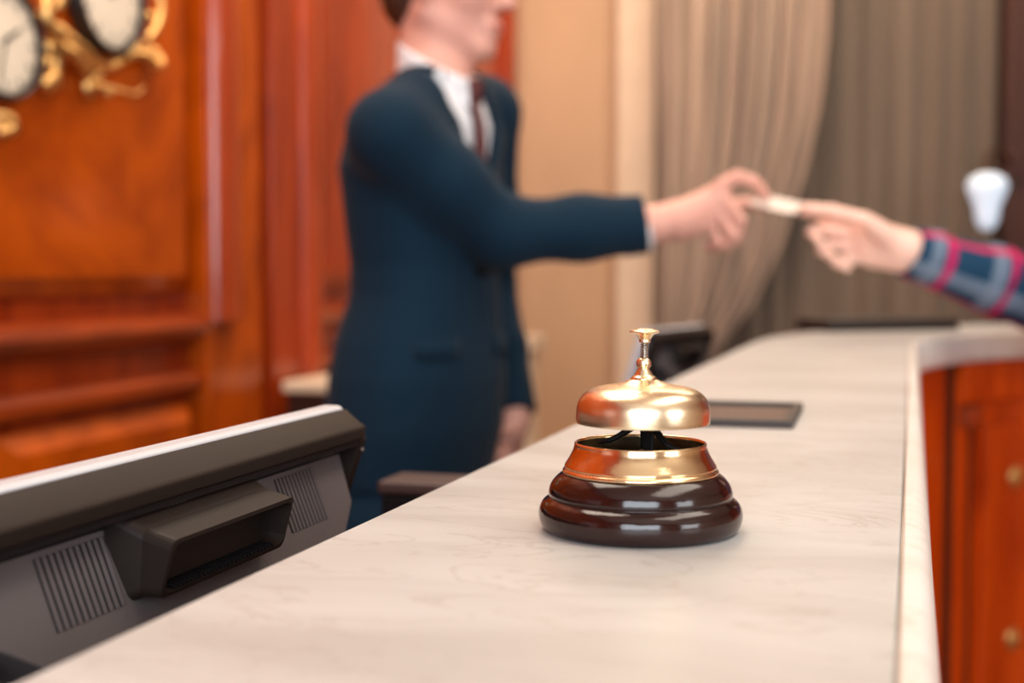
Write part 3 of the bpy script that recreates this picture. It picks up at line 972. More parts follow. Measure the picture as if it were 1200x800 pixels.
scroll([(52, -20), (44, 10), (50, 35), (62, 52), (66, 78), (58, 100), (50, 92)], .010, .016)
scroll([(58, 50), (72, 60), (84, 72), (96, 82), (104, 100), (114, 96), (112, 84)], .012, .012)
scroll([(60, 30), (72, 45), (90, 60), (108, 74), (130, 78), (150, 68), (164, 52)], .011, .008)
scroll([(150, 62), (163, 66), (174, 78), (184, 72), (180, 60), (170, 60)], .010, .010)
scroll([(176, -30), (180, 5), (176, 30), (168, 48)], .008, .010)
scroll([(-10, 135), (2, 140), (4, 152), (-6, 156)], .010, .010)
scroll([(112, 100), (130, 106), (150, 110), (165, 102)], .005, .003)
scroll([(40, -40), (56, -30), (64, -10), (60, 12)], .010, .012)
for px, py, r in ((57, 56, .020), (60, 94, .019), (103, 102, .021), (88, 70, .015), (175, 73, .019), (150, 64, .014), (45, 20, .014), (0, 147, .016), (52, 74, .014), (124, 108, .010), (172, 20, .012)):
    w = W2(px, py)
    obj('leaf_boss', ball((.010, w[1], w[2]), (.014, r * .9, r), 14), M['gold'], t, smooth=True)

# ------------------------------------------------------------------ figures, grown from distance fields
class Field:
    def __init__(s, lo, hi, h):
        s.h = h
        s.lo = np.array(lo, np.float64)
        n = np.ceil((np.array(hi) - s.lo) / h).astype(int) + 1
        s.g = np.full(n, 0.04, np.float32)
        s.ax = [s.lo[i] + h * np.arange(n[i]) for i in range(3)]

    def _sub(s, lo, hi):
        sl, X = [], []
        for i in range(3):
            a = max(0, int((lo[i] - s.lo[i]) / s.h))
            b = min(s.g.shape[i], int((hi[i] - s.lo[i]) / s.h) + 2)
            if b <= a: return None, None
            sl.append(slice(a, b))
            X.append(s.ax[i][a:b].astype(np.float32))
        return tuple(sl), np.meshgrid(*X, indexing='ij', sparse=True)

    def _put(s, sl, d, k, mode):
        g = s.g[sl]
        if mode == 'cut': d = -d
        if mode == 'add':
            if k > 0:
                t = np.clip(0.5 + 0.5 * (d - g) / k, 0, 1)
                s.g[sl] = d * (1 - t) + g * t - k * t * (1 - t)
            else: s.g[sl] = np.minimum(g, d)
        else:
            if k > 0:
                t = np.clip(0.5 + 0.5 * (g - d) / k, 0, 1)
                s.g[sl] = d * (1 - t) + g * t + k * t * (1 - t)
            else: s.g[sl] = np.maximum(g, d)

    def cone(s, a, b, ra, rb, k=.01, mode='add'):
        a = np.array(a, float); b = np.array(b, float)
        m = max(ra, rb) + k + .04
        sl, X = s._sub(np.minimum(a, b) - m, np.maximum(a, b) + m)
        if sl is None: return
        v = b - a
        L = float(v @ v) + 1e-12
        t = np.clip(sum((X[i] - a[i]) * v[i] for i in range(3)) / L, 0, 1)
        d = np.sqrt(sum((X[i] - a[i] - v[i] * t) ** 2 for i in range(3))) - (ra + (rb - ra) * t)
        s._put(sl, d.astype(np.float32), k, mode)

    def chain(s, pts, rad, k=.01):
        for i in range(len(pts) - 1): s.cone(pts[i], pts[i + 1], rad[i], rad[i + 1], k)

    def ell(s, c, r, A=np.eye(3), k=.01, mode='add'):
        """A: rows are the ellipsoid's axes"""
        c = np.array(c, float)
        m = max(r) + k + .04
        sl, X = s._sub(c - m, c + m)
        if sl is None: return
        q = [sum((X[j] - c[j]) * A[i][j] for j in range(3)) / r[i] for i in range(3)]
        k0 = np.sqrt(q[0] ** 2 + q[1] ** 2 + q[2] ** 2) + 1e-6
        k1 = np.sqrt(sum((q[i] / r[i]) ** 2 for i in range(3))) + 1e-6
        d = k0 * (k0 - 1) / k1
        s._put(sl, d.astype(np.float32), k, mode)

    def trunk(s, secs, Fv, Sv, k=.02, off=0.0, mode='add', zcut=True):
        """secs: (z, centre x, centre y, half depth along Fv, half width along Sv), z rising"""
        secs = sorted(secs)
        S = np.array(secs)
        m = S[:, 3:].max() + .08
        lo = (S[:, 1].min() - m, S[:, 2].min() - m, S[0, 0] - (0.0 if zcut else .05) - .02)
        hi = (S[:, 1].max() + m, S[:, 2].max() + m, S[-1, 0] + .05)
        sl, X = s._sub(lo, hi)
        if sl is None: return
        z = X[2]
        cx, cy, a, b = (np.interp(z, S[:, 0], S[:, i]).astype(np.float32) for i in (1, 2, 3, 4))
        a = a + off; b = b + off
        dx, dy = X[0] - cx, X[1] - cy
        u = (dx * Fv[0] + dy * Fv[1]) / a
        v = (dx * Sv[0] + dy * Sv[1]) / b
        q = (np.abs(u) ** 2.4 + np.abs(v) ** 2.4) ** (1 / 2.4)
        d = (q - 1) * np.minimum(a, b)
        d = np.maximum(d, np.maximum(S[0, 0] - z, z - S[-1, 0]))
        s._put(sl, d.astype(np.float32), k, mode)

    def plane_cut(s, p, n, lo, hi):
        """remove what lies beyond the plane (towards n), inside a box"""
        sl, X = s._sub(lo, hi)
        if sl is None: return
        d = sum((X[i] - p[i]) * n[i] for i in range(3))
        s.g[sl] = np.maximum(s.g[sl], d.astype(np.float32))

    def mesh(s, name):
        if vdb is not None:
            gr = vdb.FloatGrid(.04)
            gr.copyFromArray(np.clip(s.g, -.04, .04))
            pts, quads = gr.convertToQuads(0.0)
            V = np.asarray(pts, np.float64) * s.h + s.lo
            Q = np.asarray(quads)[:, ::-1]
        me = bpy.data.meshes.new(name)
        me.vertices.add(len(V))
        me.vertices.foreach_set('co', V.astype(np.float32).ravel())
        me.loops.add(len(Q) * 4)
        me.loops.foreach_set('vertex_index', Q.astype(np.int32).ravel())
        me.polygons.add(len(Q))
        me.polygons.foreach_set('loop_start', np.arange(0, len(Q) * 4, 4, dtype=np.int32))
        me.polygons.foreach_set('use_smooth', np.ones(len(Q), bool))
        me.update(calc_edges=True)
        me.validate()
        return me


def unit(v):
    v = np.array(v, float)
    return v / np.linalg.norm(v)


CR = np.array((math.cos(YAW), math.sin(YAW), 0.0))   # level right of the view
UPV = np.array((0, 0, 1.0))


def head(f, c, Fw, k=1.0, skin=True):
    """face, jaw, nose, ears about head centre c facing Fw"""
    Fw = unit(Fw)
    Sd = unit(np.cross(Fw, UPV))          # his right
    Up = unit(np.cross(Sd, Fw))
    A = np.array((Fw, Sd, Up))
    W = lambda a, b, u: c + (Fw * a + Sd * b + Up * u) * k
    f.ell(W(-.012, 0, .036), (.098 * k, .077 * k, .084 * k), A, .01)
    f.ell(W(.022, 0, -.032), (.066 * k, .060 * k, .080 * k), A, .025)
    f.cone(W(.066, -.008, -.098), W(.066, .008, -.098), .0205 * k, .0205 * k, .018)
    for s in (-1, 1):
        f.cone(W(-.012, s * .052, -.052), W(.058, s * .014, -.098), .020 * k, .017 * k, .018)
        f.ell(W(.052, s * .036, -.022), (.030 * k, .026 * k, .026 * k), A, .015)
        f.ell(W(.094, s * .0115, -.033), (.010 * k, .008 * k, .008 * k), A, .005)
        f.ell(W(-.008, s * .079, -.012), (.017 * k, .007 * k, .031 * k), A, .004)
        f.ell(W(-.002, s * .085, -.008), (.008 * k, .004 * k, .016 * k), A, .002, mode='cut')
        f.ell(W(.097, s * .031, .004), (.020 * k, .016 * k, .011 * k), A, .008, mode='cut')
        f.ell(W(.076, s * .031, .024), (.013 * k, .024 * k, .006 * k), A, .008)
        f.ell(W(.103, s * .006, -.041), (.005 * k, .003 * k, .003 * k), A, .001, mode='cut')
    for s in (-1, 1):
        f.ell(W(.0745, s * .031, .0105), (.0145 * k, .017 * k, .0075 * k), A, .004)
        f.ell(W(.0740, s * .031, -.0065), (.0135 * k, .016 * k, .0050 * k), A, .004)
    f.cone(W(.086, 0, .010), W(.108, 0, -.027), .009 * k, .0125 * k, .008)
    f.ell(W(.080, 0, -.068), (.013 * k, .030 * k, .020 * k), A, .012)
    f.ell(W(.090, 0, -.0615), (.008 * k, .022 * k, .005 * k), A, .003)
    f.ell(W(.088, 0, -.0720), (.008 * k, .019 * k, .006 * k), A, .003)
    f.ell(W(.100, 0, -.0665), (.008 * k, .024 * k, .0014 * k), A, .001, mode='cut')
    return W, A


def eyes_and_lips(W, A, parent, k=1.0):
    for s in (-1, 1):
        e = obj('eye', ball(tuple(W(.0725, s * .031, .0015)), .0125 * k, 16), M['eye'], parent, smooth=True, world=True)
        obj('iris', ball(tuple(W(.0805, s * .0315, .0015)), .0055 * k, 12), M['iris'], e, smooth=True, world=True)
        q = [W(.082 + .006 * (1 - abs(t)), s * (.016 + .034 * (t + 1) / 2), .023 + .004 * (1 - t * t)) for t in (-1, -.3, .4, 1)]
        obj('eyebrow', tube(catmull([tuple(x) for x in q], 4), .003 * k, 6), M['hair'], parent, smooth=True, world=True)


def fingers(f, spec, k=.004):
    for pts, r in spec:
        n = len(pts)
        f.chain(pts, [r * (1.06 - .26 * i / (n - 1)) for i in range(n)], k)


def nails(spec, parent, which=None):
    for pts, r in spec:
        a, b = np.array(pts[-2]), np.array(pts[-1])


# ---------------- the receptionist
D0 = 2.2
pp = lambda x, y, dz=0.0: P(x, y, D0 + dz)
PX = D0 / F
psi = R(30)
Ft = CR * math.cos(psi) - FWD * math.sin(psi)            # torso faces the guest, a little towards us
St = unit(np.cross(Ft, UPV))
hd = R(16)
Fh = unit(CR * math.cos(hd) - FWD * math.sin(hd) + UPV * -.05)
man = thing('person', 'man in navy suit, white shirt and dark red tie holding out a card', 'person', (pp(490, 560)[0], pp(490, 560)[1], 0))
HC = pp(523, -16)
secs_px = [(560, 480, 92), (500, 488, 97), (440, 492, 96), (400, 493, 91), (345, 500, 81), (310, 499, 79), (260, 498, 84), (200, 496, 88), (150, 500, 82), (118, 505, 66), (96, 510, 48), (82, 514, 36)]
tors = []
for y, cx, hw in secs_px:
    q = pp(cx, y)
    k = hw / 94
    flat = 1.0 if y > 130 else (.95 if y > 110 else .85)
    tors.append((q[2], q[0], q[1], .115 * k * flat, .175 * k))
sh_r, el_r, wr_r = pp(458, 158, -.155), pp(588, 272, -.07), pp(772, 262, 0.0)
sh_l, el_l, wr_l = pp(566, 136, .165), pp(571, 330, .26), pp(601, 490, .13)
hip = lambda s: pp(486, 585) + St * s * .085
foot = lambda s: np.array((*(pp(486, 585) + St * s * .095 + Ft * (.02 if s > 0 else -.05))[:2], .09))
knee = lambda s: (hip(s) * .52 + foot(s) * .48) + Ft * .02
# hands
rh_f = [([pp(842, 219, -.018), pp(864, 207, -.024), pp(884, 213, -.022), pp(897, 228.5, -.013)], .0112),
        ([pp(847, 231, -.022), pp(868, 258, -.030), pp(865, 279, -.012), pp(851, 281, .006)], .0100),
        ([pp(841, 244, -.018), pp(857, 274, -.024), pp(852, 289, -.004), pp(840, 286, .010)], .0094),
        ([pp(832, 256, -.010), pp(842, 284, -.012), pp(836, 291, .004), pp(827, 286, .014)], .0082),
        ([pp(806, 244, .022), pp(844, 241, .028), pp(873, 238, .018), pp(895, 240, .004)], .0112)]
lh = lambda x, y, d=.13: pp(x, y, d)
lh_f = [([lh(590, 515, .11), lh(578, 524, .09), lh(570, 535, .09), lh(572, 545, .10)], .0095),
        ([lh(596, 520, .12), lh(586, 535, .10), lh(578, 547, .10), lh(580, 556, .11)], .0098),
        ([lh(602, 522, .14), lh(594, 540, .12), lh(587, 552, .12), lh(588, 560, .13)], .0092),
        ([lh(608, 520, .16), lh(603, 538, .15), lh(597, 549, .15), lh(597, 556, .15)], .0080),
        ([lh(594, 500, .10), lh(582, 508, .08), lh(573, 519, .07), lh(568, 529, .07)], .0105)]

lo = np.minimum.reduce([pp(915, 230, -.12), pp(380, -130, -.3), pp(380, -130, .4), foot(1) - .3, foot(-1) - .3, pp(900, 600, -.3)]) - .02
hi = np.maximum.reduce([pp(915, 230, -.12), pp(915, 230, .08), pp(900, -130, .4), pp(600, -130, .45), foot(1) + .3, foot(-1) + .3, HC + .16]) + .02
lo[2] = -.01
HRES = .0042
# skin: head, neck, trunk, arms, hands, legs as one surface
f = Field(lo, hi, HRES)
Wm, Am = head(f, HC, Fh)
f.cone(Wm(-.022, 0, -.045), pp(512, 92, 0), .053, .060, .02)
f.trunk([(z, x, y, a - .016, b - .02) for z, x, y, a, b in tors], Ft, St, .03)
for a, b in ((sh_r, 1), (sh_l, -1)): f.cone(pp(508, 118), a + np.array((0, 0, -.012)), .030, .040, .02)
f.chain([sh_r, el_r, wr_r, pp(790, 257, 0)], [.048, .038, .0270, .026], .02)
f.chain([sh_l, el_l, wr_l, lh(601, 500)], [.048, .038, .027, .026], .02)
AX = unit(pp(850, 240) - wr_r)
for a, b, r0, r1 in ((pp(795, 255, -.004), pp(845, 224, -.012), .026, .0165), (pp(795, 257, -.004), pp(846, 236, -.012), .026, .0165),
                     (pp(797, 262, 0), pp(838, 252, -.008), .024, .0165), (pp(797, 266, .004), pp(832, 262, -.004), .021, .015),
                     (pp(790, 252, .010), pp(814, 240, .022), .020, .015)):
    f.cone(a, b, r0, r1, .012)
fingers(f, rh_f)
for (x0, y0, d0), (x1, y1, d1), r0, r1 in (((600, 500, .12), (592, 515, .11), .020, .0145), ((601, 500, .13), (598, 520, .13), .022, .0145),
                                           ((602, 500, .14), (606, 520, .15), .020, .013), ((600, 497, .12), (592, 503, .10), .018, .014)):
    f.cone(lh(x0, y0, d0), lh(x1, y1, d1), r0, r1, .012)
fingers(f, lh_f)
for s in (-1, 1):
    f.chain([hip(s), knee(s), foot(s)], [.078, .050, .036], .02)
    f.cone(foot(s) - Ft * .03 + UPV * -.045, foot(s) + Ft * .15 + UPV * -.055, .034, .026, .02)
body = obj('body', f.mesh('body'), M['skin'], man, world=True)
eyes_and_lips(Wm, Am, man)
ob = obj('lips', ball(tuple(Wm(.0885, 0, -.0668)), 1, 16, M=Matrix(np.array(Am).T.tolist()).to_4x4() @ Matrix.Diagonal((.0098, .0225, .0098, 1))), M['lips'], man, smooth=True, world=True)
# hair
f = Field(HC - .17, HC + .17, .004)
f.ell(Wm(-.018, 0, .046), (.102, .084, .090), Am, .01)
f.ell(Wm(-.060, 0, -.012), (.050, .066, .062), Am, .02)
for s in (-1, 1): f.ell(Wm(.006, s * .072, .020), (.020, .010, .042), Am, .008)
f.ell(Wm(.060, .01, .095), (.045, .055, .028), Am, .02)
f.ell(Wm(.110, 0, .005), (.075, .085, .062), Am, .012, mode='cut')
for s in (-1, 1): f.ell(Wm(.000, s * .088, -.014), (.024, .020, .036), Am, .006, mode='cut')
obj('hair', f.mesh('hair'), M['hair'], man, world=True)

# shirt and collar
f = Field(lo, hi, HRES)
f.trunk([(z, x, y, a - .008, b - .012) for z, x, y, a, b in tors[2:]], Ft, St, .02)
f.cone(pp(515, 98), pp(511, 46, 0), .071, .064, .01)
for a in (sh_r, sh_l): f.cone(pp(510, 112), a * .7 + pp(510, 112) * .3 - UPV * .006, .040, .044, .02)
f.plane_cut(pp(507, 67, 0), unit(UPV * .87 + Ft * .50), pp(507, 67, 0) - .2, pp(507, 67, 0) + .2)
f.cone(Wm(-.022, 0, -.045), pp(512, 100, 0), .0585, .0585, .0, mode='cut')
f.cone(wr_r - AX * .05, wr_r - AX * .012, .041, .036, .0)
f.cone(wr_r - AX * .02, wr_r + AX * .06, .030, .029, .0, mode='cut')
f.plane_cut(wr_r - AX * .018, AX, wr_r - .1, wr_r + .1)
obj('shirt', f.mesh('shirt'), M['shirt'], man, world=True)
# collar wings
fc = lambda y, s, o: None


def front(y, side, out=0.0):
    """a point on the front of the trunk at pixel height y, side metres to his right"""
    z = pp(497, y)[2]
    S = np.array(sorted(tors))
    cx, cy, a, b = (float(np.interp(z, S[:, 0], S[:, i])) for i in (1, 2, 3, 4))
    q = min(.999, abs(side) / b)
    dep = a * (1 - q ** 2.4) ** (1 / 2.4)
    return np.array((cx, cy, z)) + Ft * (dep + out) + St * side


def slab_mesh(grid_pts, th):
    """grid of points -> thin slab pushed out along the trunk's facing"""
    a = [[tuple(p) for p in row] for row in grid_pts]
    bm = bmesh.new()
    n = len(a[0])
    secs = []
    for row, brow in zip(grid_pts, grid_pts):
        secs.append([tuple(p) for p in row] + [tuple(p + Ft * th) for p in brow[::-1]])
    return loft(secs, bm=bm)


for s in (-1, 1):
    rows = []
    for t in np.linspace(0, 1, 6):
        y = 88 + 34 * t
        w0, w1 = .004 + .006 * t, .050 * (1 - t) + .018 * t
        base = front(112, 0, .012) if False else None
        ctr = pp(512, 92) + Ft * (.066 + .010 * t) - UPV * (.012 + .045 * t)
        rows.append([ctr + St * s * (w0 + (w1 - w0) * u) - Ft * (.035 * ((w0 + (w1 - w0) * u) / .05) ** 2) for u in np.linspace(0, 1, 5)])
    obj('collar_wing', slab_mesh(rows, .004), M['shirt'], man, smooth=True, world=True)
# tie
ctr0 = pp(512, 92) + Ft * .074 - UPV * .012
obj('tie_knot', loft([[ctr0 + UPV * dz + St * (w * math.cos(a)) + Ft * (.010 * math.sin(a)) for a in np.linspace(0, 2 * PI, 12, endpoint=False)] for dz, w in ((0.006, .013), (0, .019), (-.018, .016), (-.034, .010))]), M['tie'], man, smooth=True, world=True)
rows = []
for t in np.linspace(0, 1, 14):
    y = 116 + (250 - 116) * t
    w = .011 + .009 * min(1, t * 1.2)
    rows.append([front(y, w * u, .001 + .004 * (1 - abs(u))) for u in (-1, -.5, 0, .5, 1)])
obj('tie', slab_mesh(rows, .004), M['tie'], man, smooth=True, world=True)

# jacket: shoulders, trunk, sleeves, opened in a V
f = Field(lo, hi, HRES)
f.trunk(tors, Ft, St, .02)
f.cone(pp(503, 112, -.05), sh_r + UPV * .006, .048, .060, .03)
f.cone(pp(524, 107, .05), sh_l + UPV * .006, .050, .064, .03)
mid = (sh_r + el_r) / 2
f.chain([sh_r, mid, el_r, (el_r + wr_r) / 2, wr_r], [.064, .061, .053, .050, .049], .03)
f.chain([sh_l, (sh_l + el_l) / 2, el_l, (el_l + wr_l) / 2, wr_l], [.064, .056, .050, .047, .045], .02)
# soft creases at the elbow and waist
f.plane_cut(pp(757, 275), unit(pp(800, 255) - pp(700, 268)), pp(757, 275) - .12, pp(757, 275) + .14)
f.plane_cut(lh(601, 484, .13), unit(wr_l - el_l), lh(601, 484, .13) - .07, lh(601, 484, .13) + .08)
# neck hole and V opening
f.cone(pp(508, 30), pp(512, 104), .078, .074, .004, mode='cut')
for i in range(26):
    t = i / 25
    y = 96 + (236 - 96) * t
    w = .078 * (1 - t) ** .8 + .001
    for u in np.linspace(-1, 1, 11):
        c = front(y, w * u, .0)
        f.cone(c - Ft * .011, c + Ft * .05, .0075, .0075, .0, mode='cut')
obj('jacket', f.mesh('jacket'), M['suit'], man, world=True)
# lapels, pocket flaps, buttons
for s in (-1, 1):
    rows = []
    for t in np.linspace(0, 1, 12):
        y = 100 + (238 - 100) * t
        inner = .082 * (1 - t) ** .8 + .002
        wid = .046 * (math.sin(PI * min(1, .25 + t * .75)) ** .8 if t < 1 else 0) + .004
        rows.append([front(y, s * (inner + wid * u), .003 - .002 * u) for u in np.linspace(0, 1, 4)])
    obj('lapel', slab_mesh(rows, .004), M['suit'], man, smooth=True, world=True)
    rows = [[front(y, s * x, .001) for x in np.linspace(.055, .135, 8)] for y in np.linspace(392, 414, 3)]
    obj('pocket_flap', slab_mesh(rows, .0045), M['suit'], man, smooth=True, world=True)
for y in (250, 318):
    c = front(y, -.004, .003)
    obj('button', ball(tuple(c), .0095, 12), M['pl_black'], man, smooth=True, world=True)
# trousers and shoes
f = Field(np.array(lo), np.array((hi[0], hi[1], 1.05)), .005)
S = sorted(tors)
hq = pp(484, 560)
f.trunk([(hq[2] - .12, hq[0], hq[1], .100, .155), (hq[2] + .10, hq[0], hq[1], .100, .150)], Ft, St, .03)
for s in (-1, 1):
    f.chain([hip(s) + UPV * -.03, knee(s), foot(s) + UPV * -.02], [.098, .072, .062], .03)
f.plane_cut((0, 0, .065), (0, 0, -1), lo, (hi[0], hi[1], .3))
obj('trousers', f.mesh('trousers'), M['suit'], man, world=True)
for s in (-1, 1):
    f = Field(foot(s) - .25, foot(s) + .25, .004)
    b = foot(s)
    f.cone(b - Ft * .035 - UPV * .048, b + Ft * .10 - UPV * .056, .043, .040, .02)
    f.cone(b + Ft * .10 - UPV * .060, b + Ft * .185 - UPV * .066, .042, .024, .02)
    f.cone(b - UPV * .05, b + UPV * .0, .044, .044, .02)
    f.plane_cut((0, 0, .003), (0, 0, -1), b - .3, b + .3)
    f.plane_cut((0, 0, .095), (0, 0, 1), b - .3, b + .3)
    obj('shoe', f.mesh('shoe'), M['shoe'], man, world=True)

# ---------------- the guest in a checked shirt
G0 = 2.1
gp = lambda x, y, dz=0.0: P(x, y, G0 + dz)
gc = CR * 1.06 + FWD * 1.99                               # trunk axis on the floor
Fg = unit(-CR * .96 + FWD * .28)
Sg = unit(np.cross(Fg, UPV))                              # the guest's right
guest = thing('person', 'guest in a blue and red checked shirt whose hand takes the card over the counter', 'person', (gc[0], gc[1], 0))
gsh_r = gc + Sg * .165 + UPV * 1.385
gsh_l = gc - Sg * .165 + UPV * 1.385
gel = gp(1268, 366, .06)
gwr = gp(1074, 295, 0)
gaxis = unit(gwr - gel)
gel_l = gsh_l + np.array((0, 0, -.27)) - Sg * .04 - Fg * .02
gwr_l = gel_l + np.array((0, 0, -.24)) + Fg * .05
g_f = [([gp(1052, 284, -.016), gp(1014, 257, -.026), gp(975, 247, -.020), gp(944, 244, -.006)], .0112),
       ([gp(1008, 264, .018), gp(972, 254, .026), gp(952, 250, .014), gp(938, 248, .004)], .0092),
       ([gp(1008, 277, .022), gp(962, 268, .026), gp(951, 272, .006), gp(962, 285, -.008)], .0096),
       ([gp(1012, 291, .022), gp(972, 287, .026), gp(962, 293, .004), gp(976, 302, -.010)], .0090),
       ([gp(1018, 304, .018), gp(988, 304, .022), gp(979, 308, .002), gp(994, 314, -.010)], .0080)]
gh = gc + UPV * 1.585 + Fg * .02
glo = np.minimum.reduce([gp(925, 200, -.1), gc + np.array((-.32, -.32, 0)), gp(1200, 400, -.1)])
ghi = np.maximum.reduce([gp(925, 200, .1), gc + np.array((.32, .36, 1.75)), gh + .15, gp(1280, 380, .14)])
glo[2] = -.01
f = Field(glo, ghi, .0042)
Wg, Ag = head(f, gh, Fg, .96)
f.cone(Wg(-.022, 0, -.045), gc + UPV * 1.42, .050, .055, .02)
gt = [(.86, .10, .155), (1.0, .095, .145), (1.12, .098, .145), (1.25, .110, .165), (1.36, .100, .165), (1.42, .07, .11)]
f.trunk([(z, gc[0], gc[1], a, b) for z, a, b in gt], Fg, Sg, .03)
for q in (gsh_r, gsh_l): f.cone(gc + UPV * 1.40, q, .045, .046, .03)
f.chain([gsh_r, gel, gwr, gp(1055, 292)], [.046, .036, .0265, .026], .02)
f.chain([gsh_l, gel_l, gwr_l], [.046, .036, .026], .02)
for a, b, r0, r1 in ((gp(1056, 285, 0), gp(1010, 266, .014), .024, .0150), (gp(1056, 290, 0), gp(1010, 278, .016), .024, .0155), (gp(1054, 297, 0), gp(1014, 292, .016), .024, .0150),
                     (gp(1054, 303, 0), gp(1020, 303, .014), .021, .0145), (gp(1060, 290, -.008), gp(1022, 264, -.020), .022, .015)):
    f.cone(a, b, r0, r1, .010)
fingers(f, g_f)
# relaxed left hand
for i, (o, l, r) in enumerate(((.026, .075, .009), (.009, .083, .0095), (-.009, .078, .009), (-.025, .062, .008))):
    b = gwr_l + Fg * o - UPV * .085
    f.cone(gwr_l - UPV * .02, b, .022, .014, .01)
    f.chain([b, b - UPV * l * .45 - Sg * -.004, b - UPV * l * .8 + Sg * .010, b - UPV * l + Sg * .020], [r, r * .95, r * .9, r * .8], .003)
f.chain([gwr_l - UPV * .03 + Fg * .02, gwr_l - UPV * .07 + Fg * .045, gwr_l - UPV * .105 + Fg * .052 + Sg * .01], [.014, .012, .009], .006)
ghip = lambda s: gc + Sg * s * .08 + UPV * .86
gfoot = lambda s: gc + Sg * s * .10 + UPV * .09
for s in (-1, 1):
    f.chain([ghip(s), (ghip(s) + gfoot(s)) / 2 + Fg * .015, gfoot(s)], [.074, .048, .036], .02)
    f.cone(gfoot(s) - Fg * .03 - UPV * .045, gfoot(s) + Fg * .14 - UPV * .055, .034, .026, .02)
obj('body', f.mesh('body'), M['skin_guest'], guest, world=True)
eyes_and_lips(Wg, Ag, guest, .96)
f = Field(gh - .17, gh + .17, .0045)
f.ell(Wg(-.018, 0, .046), (.100, .083, .088), Ag, .01)
f.ell(Wg(-.060, 0, -.012), (.050, .066, .062), Ag, .02)
f.ell(Wg(.110, 0, .005), (.075, .085, .062), Ag, .012, mode='cut')
for s in (-1, 1): f.ell(Wg(.000, s * .088, -.014), (.024, .020, .036), Ag, .006, mode='cut')
obj('hair', f.mesh('hair'), M['hair_guest'], guest, world=True)


def flannel_uv(me, bones):
    """UV in metres: along the nearest bone and around it"""
    n = len(me.vertices)
    V = np.empty(n * 3, np.float32); me.vertices.foreach_get('co', V); V = V.reshape(-1, 3).astype(float)
    best = np.full(n, 1e9); U = np.zeros((n, 2))
    for a, b, off, r, ref in bones:
        v = b - a; L = np.linalg.norm(v); v = v / L
        t = (V - a) @ v
        tc = np.clip(t, 0, L)
        d = np.linalg.norm(V - a - tc[:, None] * v, axis=1)
        e1 = unit(ref - v * (ref @ v)); e2 = np.cross(v, e1)
        ang = np.arctan2((V - a) @ e2, (V - a) @ e1)
        m = d - r < best
        best = np.where(m, d - r, best)
        U[m, 0] = (t + off)[m]; U[m, 1] = (ang * r)[m]
    uv = me.uv_layers.new(name='UVMap')
    li = np.empty(len(me.loops), np.int32); me.loops.foreach_get('vertex_index', li)
    uv.data.foreach_set('uv', U[li].astype(np.float32).ravel())


def flannel(name, f, bones):
    me = f.mesh(name)
    flannel_uv(me, bones)
    return obj(name, me, M['plaid'], guest, world=True)


f = Field(glo, ghi, .0045)
f.trunk([(z, gc[0], gc[1], a + .014, b + .016) for z, a, b in gt[:-1]] + [(1.40, gc[0], gc[1], .085, .13)], Fg, Sg, .02)
for q in (gsh_r, gsh_l): f.cone(gc + UPV * 1.39, q, .054, .060, .03)
cuff = gp(1071, 299, 0)
f.chain([gsh_r, (gsh_r + gel) / 2, gel, gel * .45 + gwr * .55, cuff], [.060, .060, .064, .053, .0395], .02)
f.chain([gsh_l, gel_l, gwr_l + UPV * .015], [.060, .050, .042], .02)
f.plane_cut(gp(1066, 297), unit(gaxis + UPV * .05), gp(1066, 297) - .1, gp(1066, 297) + .1)
f.plane_cut(gwr_l + UPV * .01, -UPV, gwr_l - .09, gwr_l + .07)
f.cone(gc + UPV * 1.47, gc + UPV * 1.38, .062, .060, .0, mode='cut')
# folds
for t_ in (.35, .55, .75):
    c = gel * t_ + gwr * (1 - t_)
    f.cone(c + np.array((-.02, -.055, -.05)), c + np.array((.03, -.06, .03)), .006, .006, .012, mode='cut')
flannel('shirt', f, [(cuff, gel, 0.0, .045, UPV), (gel, gsh_r, float(np.linalg.norm(cuff - gel)), .05, UPV), (gwr_l, gel_l, 0, .045, Fg), (gel_l, gsh_l, .25, .05, Fg),
                     (gc + UPV * .8, gc + UPV * 1.40, 0, .15, Fg)])
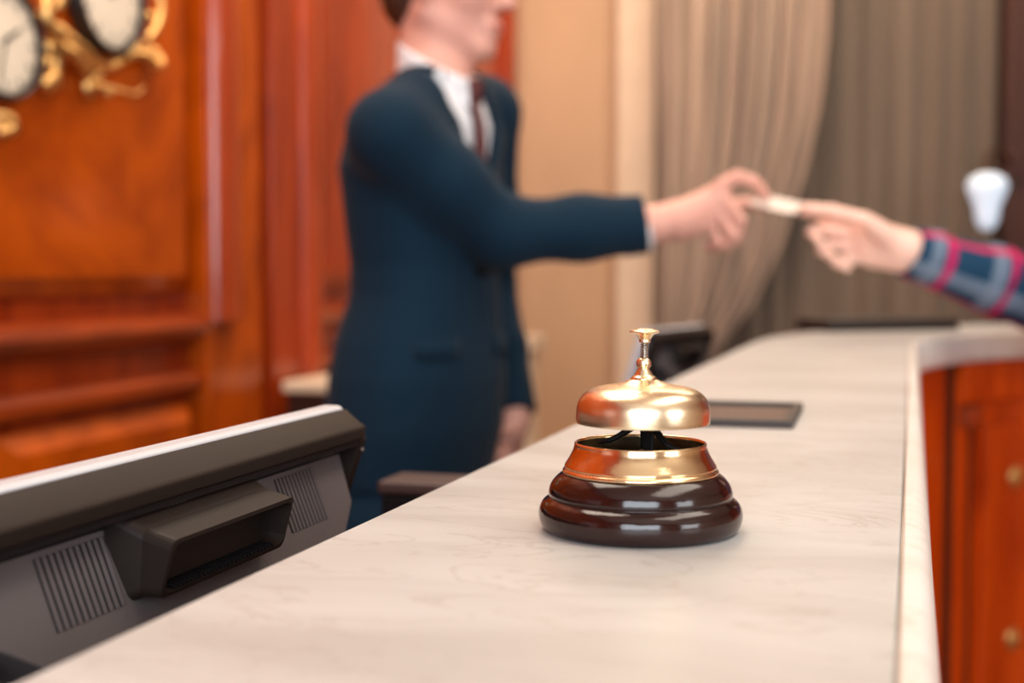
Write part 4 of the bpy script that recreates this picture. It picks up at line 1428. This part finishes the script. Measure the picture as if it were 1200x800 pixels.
# cuff band
f = Field(gwr - .12, gwr + .12, .003)
ax = gaxis
f.cone(gp(1100, 303, 0), gp(1066, 297, 0), .0445, .0415, 0)
f.cone(gp(1110, 304, 0), gp(1050, 295, 0), .038, .0355, 0, mode='cut')
f.plane_cut(gp(1063.5, 297), ax, gwr - .12, gwr + .12)
f.plane_cut(gp(1092, 301), -ax, gwr - .12, gwr + .12)
flannel('cuff', f, [(cuff, gel, 0.0, .045, UPV)])
f = Field(gc + np.array((-.3, -.3, 0)), gc + np.array((.3, .3, 1.05)), .005)
f.trunk([(.78, gc[0], gc[1], .108, .165), (.98, gc[0], gc[1], .104, .155)], Fg, Sg, .03)
for s in (-1, 1): f.chain([ghip(s) - UPV * .03, (ghip(s) + gfoot(s)) / 2 + Fg * .015, gfoot(s)], [.094, .068, .058], .03)
f.plane_cut((0, 0, .065), (0, 0, -1), gc - 1, gc + 1)
obj('jeans', f.mesh('jeans'), M['denim'], guest, world=True)
for s in (-1, 1):
    f = Field(gfoot(s) - .25, gfoot(s) + .25, .0045)
    b = gfoot(s)
    f.cone(b - Fg * .035 - UPV * .048, b + Fg * .10 - UPV * .056, .043, .040, .02)
    f.cone(b + Fg * .10 - UPV * .060, b + Fg * .17 - UPV * .064, .042, .026, .02)
    f.cone(b - UPV * .05, b, .044, .044, .02)
    f.plane_cut((0, 0, .003), (0, 0, -1), b - .3, b + .3)
    f.plane_cut((0, 0, .095), (0, 0, 1), b - .3, b + .3)
    obj('shoe', f.mesh('shoe'), M['shoe'], guest, world=True)

# ---------------- the card between the two hands
ca, cb = pp(889, 234, .003), gp(941, 246, -.001)
u = unit(cb - ca)
v = unit(np.cross(UPV, u)) * .92 + UPV * .24
v = unit(v - u * (v @ u))
w = np.cross(u, v)
mid = (ca + cb) / 2
hl, hw_, th = np.linalg.norm(cb - ca) / 2, .026, .0005
bm = bmesh.new()
secs = []
for zz_ in (-th, th):
    loop = []
    for cx_, cy_, a0 in ((hl - .004, hw_ - .004, 0), (-hl + .004, hw_ - .004, 90), (-hl + .004, -hw_ + .004, 180), (hl - .004, -hw_ + .004, 270)):
        for k in range(5):
            a = R(a0 + 90 * k / 4)
            loop.append(mid + u * (cx_ + .004 * math.cos(a)) + v * (cy_ + .004 * math.sin(a)) + w * zz_)
    secs.append([tuple(q) for q in loop])
o = obj('key_card', loft(secs, bm=bm), M['card'])
tag(o, 'small white card held out between the two hands', 'card')
